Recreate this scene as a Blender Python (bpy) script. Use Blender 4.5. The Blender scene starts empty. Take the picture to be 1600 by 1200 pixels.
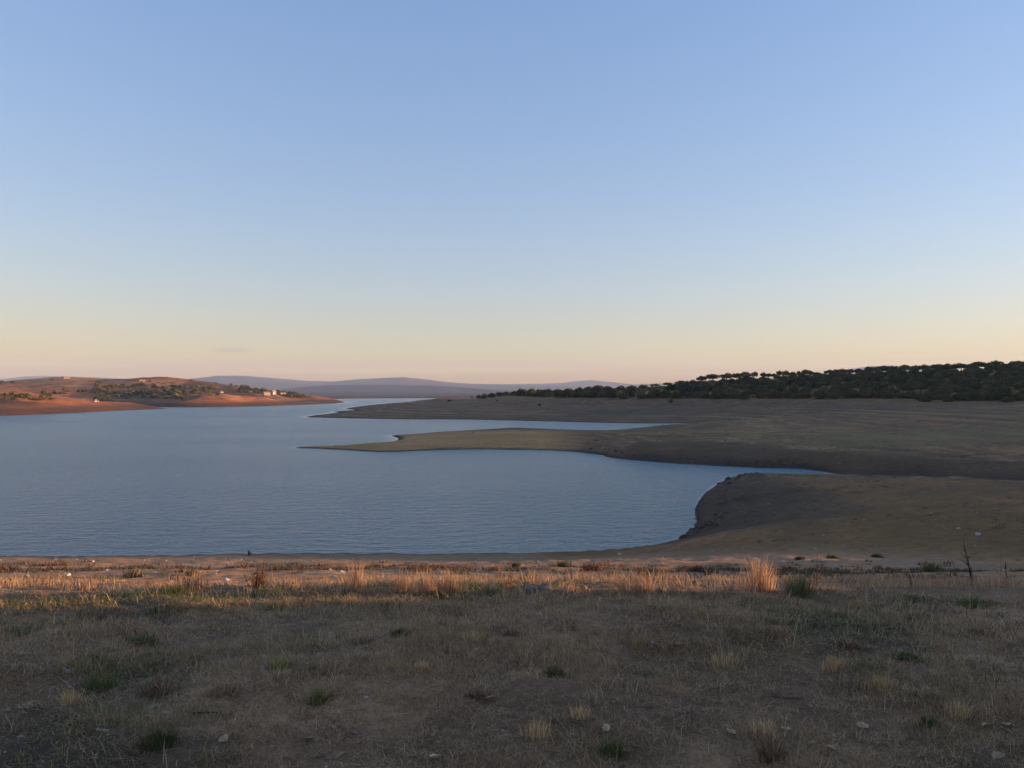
import bpy, math, random
import numpy as np
from mathutils import Vector

rng = np.random.default_rng(7)
random.seed(7)
R = math.radians
scene = bpy.context.scene
COL = scene.collection

# ------------------------------------------------------------------ camera model
W, Hh, HFOV = 1600, 1200, R(65.0)
FPX = W / 2 / math.tan(HFOV / 2)
CAMZ = 15.0                       # metres above the water
HORIZON = 614.0
PITCH = math.atan((HORIZON - 600) / FPX)
SUN_AZ, SUN_EL = R(84.0), R(3.5)  # clockwise from the view direction (+Y)

def ray(u, v):
    x, z = (u - 800) / FPX, -(v - 600) / FPX
    y = 1.0
    c, s = math.cos(PITCH), math.sin(PITCH)
    return np.array([x, y * c - z * s, y * s + z * c])

def on_water(u, v):
    d = ray(u, v)
    t = -CAMZ / d[2]
    return np.array([d[0] * t, d[1] * t])

def az_of(u):
    return math.atan((u - 800) / FPX)

# ------------------------------------------------------------------ numpy noise
_T = np.random.default_rng(3).random((256, 256)).astype(np.float64)
def vnoise(x, y, seed=0):
    x = np.asarray(x, float) + seed * 17.37; y = np.asarray(y, float) + seed * 41.11
    xi = np.floor(x).astype(np.int64); yi = np.floor(y).astype(np.int64)
    fx = x - xi; fy = y - yi
    fx = fx * fx * fx * (fx * (fx * 6 - 15) + 10); fy = fy * fy * fy * (fy * (fy * 6 - 15) + 10)
    a = _T[xi & 255, yi & 255]; b = _T[(xi + 1) & 255, yi & 255]
    c = _T[xi & 255, (yi + 1) & 255]; d = _T[(xi + 1) & 255, (yi + 1) & 255]
    return (a + (b - a) * fx) * (1 - fy) + (c + (d - c) * fx) * fy
def fbm(x, y, oct=4, seed=0, gain=0.5):
    s = 0; amp = 1; tot = 0
    for i in range(oct):
        s = s + amp * (vnoise(x, y, seed + i * 5) * 2 - 1); tot += amp
        amp *= gain; x = x * 2.03 + 3.1; y = y * 2.03 + 1.7
    return s / tot
def sst(a, b, x):
    t = np.clip((x - a) / (b - a), 0, 1)
    return t * t * (3 - 2 * t)
def sig(x):
    return 1 / (1 + np.exp(-np.clip(x, -40, 40)))

# ------------------------------------------------------------------ the lake outline (water plane z = 0)
NEAR, HEAD, BANK, STRIP, LAND3, FAR, LEFT = range(7)
#            a,   l,   s      rise = a*(1-exp(-d/l)) + s*d
PROFILE = {NEAR: (0.3, 1.5, 0.30), HEAD: (1.5, 2.2, 0.10), BANK: (2.2, 9.0, 0.09), STRIP: (0.55, 5.0, 0.07),
           LAND3: (0.9, 10.0, 0.13), FAR: (0.6, 12.0, 0.04), LEFT: (2.5, 22.0, 0.22)}
def px(pts, k): return [(*on_water(u, v), k) for u, v in pts]
lake = []
lake += [(-700, 150, NEAR), (-420, 112, NEAR), (-220, 92, NEAR), (-110, 80, NEAR)]
lake += px([(0, 869.5), (100, 870.3), (250, 869.5), (400, 867.5), (600, 866.5), (780, 866), (880, 863.5), (960, 859), (1020, 853.5), (1056, 850)], NEAR)
lake += px([(1072, 847), (1061, 841), (1072, 835), (1084, 826), (1091, 812), (1089, 797), (1096, 783), (1108, 768), (1125, 756), (1145, 748.5), (1165, 744)], HEAD)
lake += px([(1220, 741.5), (1280, 741), (1314, 742)], STRIP)
lake += px([(1285, 736.5), (1255, 732.5), (1200, 731.5), (1130, 728.5), (1050, 724), (990, 719), (952, 714.5), (944, 711)], BANK)
lake += px([(900, 706), (850, 703.5), (780, 702), (700, 702.5), (640, 705), (590, 706), (540, 703), (490, 700.5), (462, 699)], STRIP)
lake += px([(510, 697.3), (560, 695), (600, 692), (622, 688), (622, 684), (612, 680.5), (630, 679.3), (680, 676), (740, 672), (800, 668.8), (850, 670), (920, 672.5), (960, 671.5), (1010, 667.5), (1050, 663.5), (1085, 661.2)], STRIP)
lake += px([(1020, 661.5), (950, 661), (880, 659), (800, 657), (720, 655.5), (620, 655), (540, 653.5), (478, 651.5)], LAND3)
lake += px([(532, 644.5), (524, 643.3), (560, 640.5), (542, 638.5), (590, 632), (640, 628), (690, 624.3)], LAND3)
lake += px([(700, 622.6), (640, 622.4), (560, 622.8), (505, 624.2), (470, 625.5)], FAR)
lake += px([(536, 628), (520, 630.5), (470, 632.5), (420, 634.2), (350, 635.5), (290, 636.2), (228, 636.2), (262, 638.6), (215, 640.5), (170, 642.5), (100, 646), (0, 650), (-150, 656)], LEFT)
lake += [(-620, 440, LEFT), (-900, 380, LEFT), (-1000, 250, LEFT)]
P = np.array([(a, b) for a, b, _ in lake]); K = [k for *_, k in lake]
# Catmull-Rom smoothing of the outline
pts, pk = [], []
n = len(P)
for i in range(n):
    p0, p1, p2, p3 = P[i - 1], P[i], P[(i + 1) % n], P[(i + 2) % n]
    for t in (0, 0.34, 0.67):
        q = 0.5 * ((2 * p1) + (p2 - p0) * t * 0.9 + (2 * p0 - 5 * p1 + 4 * p2 - p3) * t * t * 0.9 + (-p0 + 3 * p1 - 3 * p2 + p3) * t ** 3 * 0.9) if False else None
        if q is None:
            a = (p2 - p0) * 0.4; b = (p3 - p1) * 0.4
            L = np.linalg.norm(p2 - p1)
            for vv in (a, b):
                m = np.linalg.norm(vv)
                if m > L * 0.9: vv *= L * 0.9 / m
            q = (2*t**3-3*t*t+1)*p1 + (t**3-2*t*t+t)*a + (-2*t**3+3*t*t)*p2 + (t**3-t*t)*b
        pts.append(q); pk.append(PROFILE[K[i]])
SH = np.array(pts); SP = np.array(pk)
SA, SB = SH, np.roll(SH, -1, 0)
SL2 = ((SB - SA) ** 2).sum(1) + 1e-9
SMID = (SA + SB) / 2

def shore(x, y):
    """signed distance to the lake outline (positive on land) and the bank profile there"""
    x = x.ravel(); y = y.ravel(); N = len(x)
    sd = np.empty(N); pr = np.empty((N, 3))
    CH = 20000
    for c in range(0, N, CH):
        X = x[c:c + CH, None]; Y = y[c:c + CH, None]
        dx = X - SA[:, 0]; dy = Y - SA[:, 1]
        ex = (SB - SA)[:, 0]; ey = (SB - SA)[:, 1]
        t = np.clip((dx * ex + dy * ey) / SL2, 0, 1)
        qx = dx - t * ex; qy = dy - t * ey
        d2 = qx * qx + qy * qy
        cond = (SA[:, 1] > Y) != (SB[:, 1] > Y)
        xin = SA[:, 0] + (Y - SA[:, 1]) * ex / np.where(ey == 0, 1e-9, ey)
        ins = (np.sum(cond & (X < xin), 1) % 2) == 1
        d = np.sqrt(d2.min(1))
        sd[c:c + CH] = np.where(ins, -d, d)
        w = 1 / (d2 + 4 + (0.25 * d[:, None]) ** 2) ** 2
        pr[c:c + CH] = (w @ SP) / w.sum(1)[:, None]
    return sd, pr

# ------------------------------------------------------------------ upland heights: thin-plate surface in log-polar space
CP = []
def cu(u, d, z): CP.append((az_of(u), d / math.cos(az_of(u)), z))      # d is the distance straight ahead
def ca(deg, d, z): CP.append((R(deg), d, z))
for a in range(-170, 181, 25):
    ca(a, 0.8, 13.4); 
for u in (-200, 400, 800, 1200, 1800):
    cu(u, 4.5, 13.12)
for u in (-300, 0, 300, 800, 1200, 1600, 1900):
    cu(u, 10.5, 12.5); cu(u, 20, 10.35); cu(u, 32, 7.9); cu(u, 50, 4.55 if u < 1300 else 4.4)
for u in (-300, 0, 300, 600, 850):
    cu(u, 60, 2.55); cu(u, 67, 1.2); cu(u, 74, 0.12); cu(u, 95, -2); cu(u, 190, -1)
cu(1000, 66, 1.9); cu(1000, 80, 0.1)
# headland on the right
cu(1150, 85, 2.6); cu(1300, 66, 3.2); cu(1600, 68, 4.2); cu(1900, 66, 4.6)
cu(1150, 115, 2.6); cu(1300, 110, 2.9); cu(1300, 128, 1.55); cu(1450, 118, 2.5); cu(1600, 108, 3.3); cu(1180, 130, 1.5)
cu(1450, 134, 1.2); cu(1600, 119, 2.1); cu(1800, 112, 3.2); cu(1300, 149, 0.3)
# the bank beyond the inlet and the strip behind it
cu(1600, 132, 3.6); cu(1600, 165, 4.1); cu(1450, 150, 3.1); cu(1450, 178, 3.5); cu(1300, 168, 2.8); cu(1300, 190, 3.0); cu(1150, 193, 2.95); cu(1150, 215, 3.0); cu(1000, 203, 2.75); cu(900, 210, 1.6); cu(750, 210, 1.5); cu(600, 215, 1.2)
cu(1000, 290, 1.5); cu(1150, 300, 2.2); cu(1350, 290, 4.3); cu(320, 970, 13); cu(255, 960, 2.5); cu(1600, 260, 6.4); cu(1900, 250, 9)
# land beyond the second inlet up to the wood
cu(1080, 430, 2.6); cu(1300, 385, 6.5); cu(1600, 345, 8.9); cu(1900, 330, 14)
cu(1080, 500, 8); cu(1400, 430, 11.0); cu(1600, 405, 11.3); cu(1200, 470, 10.2); cu(900, 540, 7.2); cu(800, 600, 7.8); cu(700, 620, 5.0); cu(600, 600, 2.8); cu(560, 700, 1.5)
cu(1600, 560, 31.5); cu(1400, 600, 29.0); cu(1200, 640, 25.8); cu(1100, 640, 22.2); cu(1000, 670, 17.8); cu(900, 700, 15.8); cu(820, 730, 13.6); cu(750, 760, 10.2); cu(680, 900, 5.5)
cu(1600, 720, 27); cu(1400, 800, 24); cu(1200, 850, 21); cu(1000, 900, 15); cu(800, 1000, 10); cu(720, 1400, 6)
cu(1900, 560, 36); ca(60, 420, 30); ca(75, 400, 10); ca(90, 300, 10); ca(75, 100, 6); ca(75, 200, 7)
# left: the near spit, then the hill behind the bay
cu(-300, 520, 10); cu(-300, 700, 26); cu(0, 590, 8); cu(0, 690, 15.4); cu(60, 690, 13.4); cu(100, 700, 10.5); cu(200, 740, 4.5); cu(255, 760, 1.4)
cu(0, 850, 9); cu(120, 850, 5); cu(200, 900, 4)
cu(0, 1050, 17); cu(100, 1080, 18); cu(200, 1080, 14); cu(285, 1080, 15); cu(350, 1100, 12)
cu(-300, 1300, 33); cu(0, 1300, 32.6); cu(50, 1320, 37.5); cu(100, 1350, 40.8); cu(150, 1370, 38.8); cu(200, 1380, 37.6); cu(240, 1370, 40.2); cu(285, 1350, 50.0); cu(330, 1320, 34.5); cu(360, 1290, 29.4); cu(400, 1260, 23); cu(440, 1230, 15.5); cu(480, 1210, 5.5); cu(515, 1210, 2)
cu(0, 1900, 18); cu(285, 1900, 18); cu(450, 1900, 6); cu(520, 2300, 4)
# far country
for u in (560, 700): cu(u, 2600, 5.0)
for u in (350, 450, 560, 700, 850): cu(u, 3600, 13)
for u in (-200, 200, 560, 850, 1200, 1600): cu(u, 7000, 22); cu(u, 30000, 60)
for a in (-160, -110, -65, 65, 110, 160): ca(a, 6000, 50); ca(a, 30000, 60)
for a in (-150, -110, 150, 180): ca(a, 30, 15); ca(a, 150, 24); ca(a, 1000, 45)
for a in (110,): ca(a, 30, 14.5); ca(a, 150, 14); ca(a, 1000, 30)
CP = np.array(CP)
CX = np.stack([np.log(CP[:, 1]), CP[:, 0] * 1.6], 1); CZ = CP[:, 2]
def _tps(r2): return 0.5 * r2 * np.log(r2 + 1e-12)
_n = len(CX)
_A = np.zeros((_n + 3, _n + 3))
_A[:_n, :_n] = _tps(((CX[:, None] - CX[None]) ** 2).sum(-1)) + 1e-4 * np.eye(_n)
_A[:_n, _n] = 1; _A[:_n, _n + 1:] = CX; _A[_n:, :_n] = _A[:_n, _n:].T
_w = np.linalg.solve(_A, np.r_[CZ, 0, 0, 0])
def upland(x, y):
    x = x.ravel(); y = y.ravel()
    q = np.stack([np.log(np.hypot(x, y) + 0.3), np.arctan2(x, y) * 1.6], 1)
    out = np.empty(len(x)); CH = 20000
    for c in range(0, len(x), CH):
        qq = q[c:c + CH]
        r2 = (qq[:, 0:1] - CX[:, 0]) ** 2 + (qq[:, 1:2] - CX[:, 1]) ** 2
        out[c:c + CH] = _tps(r2) @ _w[:_n] + _w[_n] + qq @ _w[_n + 1:]
    return out

MT_U = np.array([-2000, -400, -100, 0, 80, 160, 240, 300, 340, 380, 430, 480, 520, 560, 600, 630, 660, 700, 740, 800, 860, 900, 960, 1100, 3000])
MT_V = np.array([610, 605, 603, 603, 603, 602, 600, 595, 590.5, 590, 594, 598, 599, 595.5, 593.5, 592, 595, 600, 602.5, 603.5, 605, 606, 608, 612, 613])
MF_U = np.array([-2000, -100, 0, 40, 120, 200, 300, 400, 520, 640, 700, 800, 850, 880, 905, 925, 950, 990, 1100, 1250, 1330, 1360, 1390, 1430, 1500, 1700, 3000])
MF_V = np.array([600, 592, 589.5, 589, 594, 597, 599, 600, 604, 605, 605, 605, 604, 602.5, 599, 597.5, 600, 604, 599, 591, 579, 574.5, 573, 575, 584, 592, 605])

CB_A = np.array([az_of(u) for u in (940, 1000, 1050, 1150, 1300, 1450, 1600, 1800, 2100)])
CB_B = np.array([188, 181, 171, 163.5, 150.5, 134, 119, 112, 108])      # where the cut bank starts, metres from the viewpoint
CB_C = np.array([192, 203, 203, 193, 168, 150, 132, 127, 125])          # its upper edge
CB_ZB = np.array([0.15, 0.15, 0.15, 0.15, 0.2, 1.2, 2.1, 3.0, 4.0])
CB_ZC = np.array([0.6, 2.75, 2.85, 2.95, 2.85, 3.15, 3.65, 4.8, 6.0])
def cut_bank(x, y):
    a = np.arctan2(x, y); dd = y + 0.5 * fbm(x / 6, y / 6, 3, 15)
    b = np.interp(a, CB_A, CB_B); c = np.interp(a, CB_A, CB_C)
    f = (dd - b) / (c - b)
    w = sst(CB_A[0], CB_A[1], a) * sst(0.9, 0.75, a) * sst(-0.05, 0.05, f) * sst(1.25, 1.0, f)
    return f, np.interp(a, CB_A, CB_ZB), np.interp(a, CB_A, CB_ZC), w
def height(x, y, full=False):
    shp = np.shape(x); x = np.asarray(x, float).ravel(); y = np.asarray(y, float).ravel()
    d = np.hypot(x, y) + 1e-6; az = np.arctan2(x, y)
    sd, pr = shore(x, y)
    sdn = sd + np.clip(d * 0.006, 0.0, 6) * fbm(x / (d * 0.05 + 3), y / (d * 0.05 + 3), 3, 11)
    s = np.maximum(sdn, 0)
    bank = pr[:, 0] * (1 - np.exp(-s / pr[:, 1])) + pr[:, 2] * s
    up = upland(x, y)
    k = np.clip(0.008 * d, 0.25, 5)
    h = np.clip(0.5 + 0.5 * (up - bank) / k, 0, 1)
    z = up * (1 - h) + bank * h - k * h * (1 - h)
    z = np.maximum(z, np.minimum(bank, 0.25))
    # old waterlines: the drawn-down bed is stepped, and the bank beyond the inlet is cut steep
    rt = sst(-0.06, 0.03, x / np.maximum(y, 1)) * np.where(y > 0, 1, 0)
    f, zb, zc, wb = cut_bank(x, y)
    z = np.where((wb > 0) & (sdn > 0), z * (1 - wb) + wb * (np.minimum(z, zc) + (zc - np.minimum(z, zc)) * sst(0.0, 0.95, f)), z)
    stp = np.where(d < 260, 0.55, 1.1); q = (z + 0.10 * fbm(x / 40, y / 40, 3, 13) + 0.04 * fbm(x / 9, y / 9, 3, 14)) / stp
    zt = stp * (np.floor(q) + sst(0.45, 1.0, q - np.floor(q))) 
    wt = 0.75 * rt * sst(80, 100, d) * sst(12, 9, z) * np.clip(s / 6 - 0.3, 0, 1) * np.where(d < 900, 1, 0) * (1 - wb)
    z = z + (zt - q * stp) * wt
    z = np.where(sdn > 0, np.maximum(z, np.minimum(bank, 0.25)), z)
    # unseen ridge, shaped to cast the evening shade from right of the frame
    xc = 300 + np.maximum(0, y - 150) * 0.75
    z += 26 * np.exp(-((x - xc) / np.where(x < xc, 70, 160)) ** 2) * sig((y - 112) / 7) * sig((700 - y) / 60)
    # unseen bank, added right of the camera to shade the near turf
    z += (3.4 + 0.5 * fbm(x / 3, y / 3, 3, 5)) * sig((x - 15.5) / 0.7) * sig((60 - x) / 5) * sig((10.6 + 0.25 * fbm(x / 2, y / 2, 2, 8) - y) / 0.28) * sig((y + 60) / 5)
    bx = x - (0.70 * y + 6.5)  # second unseen bank, added to dim the right half of the sunlit slope
    zt_ = np.interp(y, [0, 10.5, 20, 32, 50, 60], [13.4, 12.5, 10.35, 7.9, 4.55, 2.9]) + 0.04 * y + 0.95 + 0.45 * fbm(y / 3.5, y * 0, 3, 16)
    z += (np.maximum(z, zt_) - z) * sst(0.0, 3.0, bx) * sst(26, 10, bx) * sst(9.5, 11, y) * sst(60, 50, y)
    z += 4.2 * np.exp(-((x - 98) / 11) ** 2) * sig((y - 55 - 1.5 * fbm(x / 9, y * 0, 2, 9)) / 1.2) * sig((124 - y) / 4)      # unseen hummock, added to shade the headland and the right-hand beach
    # relief
    on = np.clip(s / (0.03 * d + 1.0), 0, 1)
    near = 1 - sst(12, 40, d)
    z += near * (0.075 * fbm(x / 0.9, y / 0.9, 3, 21) + 0.038 * fbm(x / 0.25, y / 0.25, 3, 22) + 0.10 * fbm(x / 3.2, y / 3.2, 2, 23))
    z += on * (1 + 1.3 * sst(16, 7, s) * sst(12, 18, x) * sst(70, 84, y) * sst(150, 140, y)) * sst(10, 40, d) * (0.16 * fbm(x / 3.5, y / 3.5, 4, 31) + 0.07 * fbm(x / 0.8, y / 0.8, 2, 32))
    z += on * sst(80, 200, d) * 0.30 * fbm(x / 22, y / 22, 4, 33)
    ls = sst(0.30, 0.36, -x / np.maximum(y, 1)) * sst(450, 600, d)
    z += on * np.maximum(sst(700, 1100, d), ls) * (2.5 * fbm(x / 90, y / 90, 5, 34) + 1.0 * fbm(x / 25, y / 25, 3, 36))
    # hills far off
    u = np.where(np.abs(az) < 1.2, np.tan(np.clip(az, -1.2, 1.2)) * FPX + 800, np.sign(az) * 4000)
    kk = 1 / np.maximum(np.cos(az), 0.35)
    front = sst(-0.2, 0.3, np.cos(az))
    rg = 1 + 0.22 * fbm(x / 900, y / 900, 5, 41)
    e1 = CAMZ + (HORIZON - np.interp(u, MT_U, MT_V)) / FPX * 9500 / 1.0
    z += front * np.maximum(e1 - 10, 0) * np.exp(-((np.log(d / kk / 9500 ) + 0.05 * fbm(x / 1500, y / 1500, 3, 47)) / 0.2) ** 2) * (1 + 0.05 * fbm(x / 500, y / 500, 4, 42)) 
    z += front * 45 * np.exp(-(np.log(d / kk / 5200) / 0.15) ** 2) * sst(0.25, 0.75, vnoise(x / 900, y / 900, 43)) * rg * sst(-3500, -1500, -np.abs(x + 900))
    e2 = CAMZ + (HORIZON - np.interp(u, MF_U, MF_V)) / FPX * 12000
    z += front * np.maximum(e2 - 10, 0) * np.exp(-(np.log(d / kk / 12000) / 0.07) ** 2) * (1 + 0.03 * fbm(x / 1200, y / 1200, 4, 44))
    z = np.where(sdn > 0, z, np.maximum(sdn * 0.12, -4))
    if full: return z.reshape(shp), sdn.reshape(shp), s.reshape(shp)
    return z.reshape(shp)

_rr = np.exp(np.linspace(math.log(2.2), math.log(3000), 700))
def hit(u, v):
    """the point of the ground that pixel (u, v) of the photograph shows"""
    d = ray(u, v)
    X, Y, Z = d[0] * _rr, d[1] * _rr, CAMZ + d[2] * _rr
    G = height(X, Y)
    G = np.where(G < 0, 0, G)
    b = np.nonzero(Z < G)[0]
    i = b[0] if len(b) else len(_rr) - 1
    if i > 0 and len(b):
        a0, a1 = Z[i - 1] - G[i - 1], Z[i] - G[i]
        t = a0 / (a0 - a1 + 1e-9)
        return Vector((X[i - 1] + (X[i] - X[i - 1]) * t, Y[i - 1] + (Y[i] - Y[i - 1]) * t, G[i - 1] + (G[i] - G[i - 1]) * t))
    return Vector((X[i], Y[i], G[i]))
def ground(x, y): return float(height(np.array([x]), np.array([y]))[0])
def mpp(p): return math.hypot(p.x, p.y) / FPX         # metres covered by one photo pixel there

# ------------------------------------------------------------------ helpers
def tag(o, label=None, cat=None, group=None, kind=None):
    if label: o['label'] = label
    if cat: o['category'] = cat
    if group: o['group'] = group
    if kind: o['kind'] = kind
    return o
def link(o, parent=None):
    COL.objects.link(o)
    if parent: o.parent = parent
    return o
def np_mesh(name, V, faces_idx, sizes, col=None, mat=None, smooth=False, attrs=None):
    me = bpy.data.meshes.new(name)
    V = np.asarray(V, np.float32); fi = np.asarray(faces_idx, np.int32).ravel(); sizes = np.asarray(sizes, np.int32)
    me.vertices.add(len(V)); me.vertices.foreach_set('co', V.ravel())
    me.loops.add(len(fi)); me.loops.foreach_set('vertex_index', fi)
    me.polygons.add(len(sizes))
    st = np.zeros(len(sizes), np.int32); st[1:] = np.cumsum(sizes)[:-1]
    me.polygons.foreach_set('loop_start', st); me.polygons.foreach_set('loop_total', sizes)
    me.polygons.foreach_set('use_smooth', np.full(len(sizes), smooth))
    if col is not None:
        c = np.ones((len(V), 4), np.float32); c[:, :3] = col
        a = me.color_attributes.new('tint', 'FLOAT_COLOR', 'POINT'); a.data.foreach_set('color', c.ravel())
    for k, v in (attrs or {}).items():
        a = me.attributes.new(k, 'FLOAT', 'POINT'); a.data.foreach_set('value', np.asarray(v, np.float32).ravel())
    me.update(calc_edges=True)
    if mat: me.materials.append(mat)
    return me
def empty(name, loc, rz=0):
    o = bpy.data.objects.new(name, None); o.location = loc; o.rotation_euler = (0, 0, rz); o.empty_display_size = 0.2
    return link(o)

# ------------------------------------------------------------------ materials
def new_mat(name):
    m = bpy.data.materials.new(name); m.use_nodes = True
    nt = m.node_tree; b = nt.nodes['Principled BSDF']
    return m, nt, b
def nd(nt, t, **kw):
    n = nt.nodes.new(t)
    for k, v in kw.items():
        if k in n.inputs: n.inputs[k].default_value = v
        else: setattr(n, k, v)
    return n
def mat_tint(name, rough=0.9, var=0.35, scale=8.0, trans=0.0, spec=0.2, bump=0.0):
    """colour from the mesh's own tint attribute, broken up by noise"""
    m, nt, b = new_mat(name)
    at = nd(nt, 'ShaderNodeVertexColor', layer_name='tint')
    tc = nd(nt, 'ShaderNodeTexCoord')
    no = nd(nt, 'ShaderNodeTexNoise', Scale=scale, Detail=4.0)
    nt.links.new(tc.outputs['Object'], no.inputs['Vector'])
    mr = nd(nt, 'ShaderNodeMapRange'); mr.inputs['To Min'].default_value = 1 - var; mr.inputs['To Max'].default_value = 1 + var
    nt.links.new(no.outputs['Fac'], mr.inputs['Value'])
    oi = nd(nt, 'ShaderNodeObjectInfo')
    mo = nd(nt, 'ShaderNodeMapRange'); mo.inputs['To Min'].default_value = 0.75; mo.inputs['To Max'].default_value = 1.28
    nt.links.new(oi.outputs['Random'], mo.inputs['Value'])
    mu = nd(nt, 'ShaderNodeMath', operation='MULTIPLY')
    nt.links.new(mr.outputs[0], mu.inputs[0]); nt.links.new(mo.outputs[0], mu.inputs[1])
    vm = nd(nt, 'ShaderNodeVectorMath', operation='SCALE')
    nt.links.new(at.outputs['Color'], vm.inputs[0]); nt.links.new(mu.outputs[0], vm.inputs['Scale'])
    nt.links.new(vm.outputs[0], b.inputs['Base Color'])
    b.inputs['Roughness'].default_value = rough; b.inputs['Specular IOR Level'].default_value = spec
    if bump:
        bp = nd(nt, 'ShaderNodeBump', Strength=bump, Distance=0.02)
        nt.links.new(no.outputs['Fac'], bp.inputs['Height']); nt.links.new(bp.outputs[0], b.inputs['Normal'])
    if trans:
        tr = nd(nt, 'ShaderNodeBsdfTranslucent'); nt.links.new(vm.outputs[0], tr.inputs['Color'])
        mx = nd(nt, 'ShaderNodeMixShader'); mx.inputs[0].default_value = trans
        out = nt.nodes['Material Output']
        nt.links.new(b.outputs[0], mx.inputs[1]); nt.links.new(tr.outputs[0], mx.inputs[2]); nt.links.new(mx.outputs[0], out.inputs['Surface'])
    return m

M_grass = mat_tint('grass_blades', 0.85, 0.25, 3.0, trans=0.35)
M_leaf = mat_tint('oak_foliage', 0.8, 0.35, 0.6, trans=0.15)
M_bark = mat_tint('bark', 0.95, 0.4, 6.0, bump=0.5)
M_stone = mat_tint('stone', 0.9, 0.3, 30.0, bump=0.4)
M_dry = mat_tint('dead_plant', 0.9, 0.3, 20.0, trans=0.15)
M_wall = mat_tint('plaster', 0.9, 0.12, 0.8)
M_tile = mat_tint('roof_tiles', 0.9, 0.25, 3.0)
M_glass = mat_tint('window_glass', 0.2, 0.1, 1.0, spec=0.5)

# ground
def ground_material():
    m, nt, b = new_mat('dry_ground')
    at = nd(nt, 'ShaderNodeVertexColor', layer_name='tint')
    tc = nd(nt, 'ShaderNodeTexCoord')
    def noise(scale, detail, vec=None, rough=0.55):
        n = nd(nt, 'ShaderNodeTexNoise', Scale=scale, Detail=detail, Roughness=rough)
        nt.links.new(vec or tc.outputs['Object'], n.inputs['Vector']); return n
    n1 = noise(9.0, 6.0, rough=0.7); n2 = noise(1.1, 5.0); n3 = noise(0.06, 6.0, rough=0.65); n4 = noise(40.0, 3.0, rough=0.6)
    f = None
    for n, lo, hi in ((n1, 0.62, 1.38), (n2, 0.75, 1.25), (n3, 0.7, 1.3), (n4, 0.7, 1.3)):
        mr = nd(nt, 'ShaderNodeMapRange'); mr.inputs['From Min'].default_value = 0.25; mr.inputs['From Max'].default_value = 0.75
        mr.inputs['To Min'].default_value = lo; mr.inputs['To Max'].default_value = hi
        nt.links.new(n.outputs['Fac'], mr.inputs['Value'])
        if f is None: f = mr.outputs[0]
        else:
            mu = nd(nt, 'ShaderNodeMath', operation='MULTIPLY'); nt.links.new(f, mu.inputs[0]); nt.links.new(mr.outputs[0], mu.inputs[1]); f = mu.outputs[0]
    vm = nd(nt, 'ShaderNodeVectorMath', operation='SCALE')
    nt.links.new(at.outputs['Color'], vm.inputs[0]); nt.links.new(f, vm.inputs['Scale'])
    nt.links.new(vm.outputs[0], b.inputs['Base Color'])
    b.inputs['Roughness'].default_value = 0.95; b.inputs['Specular IOR Level'].default_value = 0.15
    add = nd(nt, 'ShaderNodeMath', operation='MULTIPLY_ADD'); add.inputs[1].default_value = 0.4
    nt.links.new(n4.outputs['Fac'], add.inputs[0]); nt.links.new(n1.outputs['Fac'], add.inputs[2])
    bp = nd(nt, 'ShaderNodeBump', Strength=0.6, Distance=0.05)
    nt.links.new(add.outputs[0], bp.inputs['Height']); nt.links.new(bp.outputs[0], b.inputs['Normal'])
    return m

def water_material():
    m, nt, b = new_mat('lake_water')
    b.inputs['Base Color'].default_value = (0.10, 0.215, 0.255, 1)
    b.inputs['IOR'].default_value = 1.333
    b.inputs['Specular IOR Level'].default_value = 0.5
    tc = nd(nt, 'ShaderNodeTexCoord')
    def noise(sx, sy, scale, detail, w=0.0):
        mp = nd(nt, 'ShaderNodeMapping'); mp.inputs['Scale'].default_value = (sx, sy, 1); mp.inputs['Rotation'].default_value = (0, 0, w)
        nt.links.new(tc.outputs['Object'], mp.inputs['Vector'])
        n = nd(nt, 'ShaderNodeTexNoise', Scale=scale, Detail=detail, Roughness=0.6)
        nt.links.new(mp.outputs[0], n.inputs['Vector']); return n.outputs['Fac']
    a = noise(0.75, 1.0, 1.6, 4.0, 0.10); c = noise(0.55, 1.0, 0.6, 3.0, -0.12); g = noise(0.4, 1.0, 0.016, 4.0, 0.05)
    ma = nd(nt, 'ShaderNodeMath', operation='MULTIPLY_ADD'); ma.inputs[1].default_value = 1.7
    nt.links.new(c, ma.inputs[0]); nt.links.new(a, ma.inputs[2])
    cal = nd(nt, 'ShaderNodeAttribute', attribute_name='calm')
    ruf = nd(nt, 'ShaderNodeMapRange'); ruf.inputs['From Min'].default_value = 0.3; ruf.inputs['From Max'].default_value = 0.7
    ruf.inputs['To Min'].default_value = 0.55; ruf.inputs['To Max'].default_value = 1.0
    nt.links.new(g, ruf.inputs['Value'])
    inv = nd(nt, 'ShaderNodeMath', operation='SUBTRACT'); inv.inputs[0].default_value = 1.0; nt.links.new(cal.outputs['Fac'], inv.inputs[1])
    st = nd(nt, 'ShaderNodeMath', operation='MULTIPLY'); nt.links.new(ruf.outputs[0], st.inputs[0]); nt.links.new(inv.outputs[0], st.inputs[1])
    bp = nd(nt, 'ShaderNodeBump', Distance=1.35); nt.links.new(st.outputs[0], bp.inputs['Strength'])
    nt.links.new(ma.outputs[0], bp.inputs['Height']); nt.links.new(bp.outputs[0], b.inputs['Normal'])
    rr = nd(nt, 'ShaderNodeMapRange'); rr.inputs['To Min'].default_value = 0.08; rr.inputs['To Max'].default_value = 0.25
    nt.links.new(st.outputs[0], rr.inputs['Value']); nt.links.new(rr.outputs[0], b.inputs['Roughness'])
    return m
M_ground = ground_material(); M_water = water_material()

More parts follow.
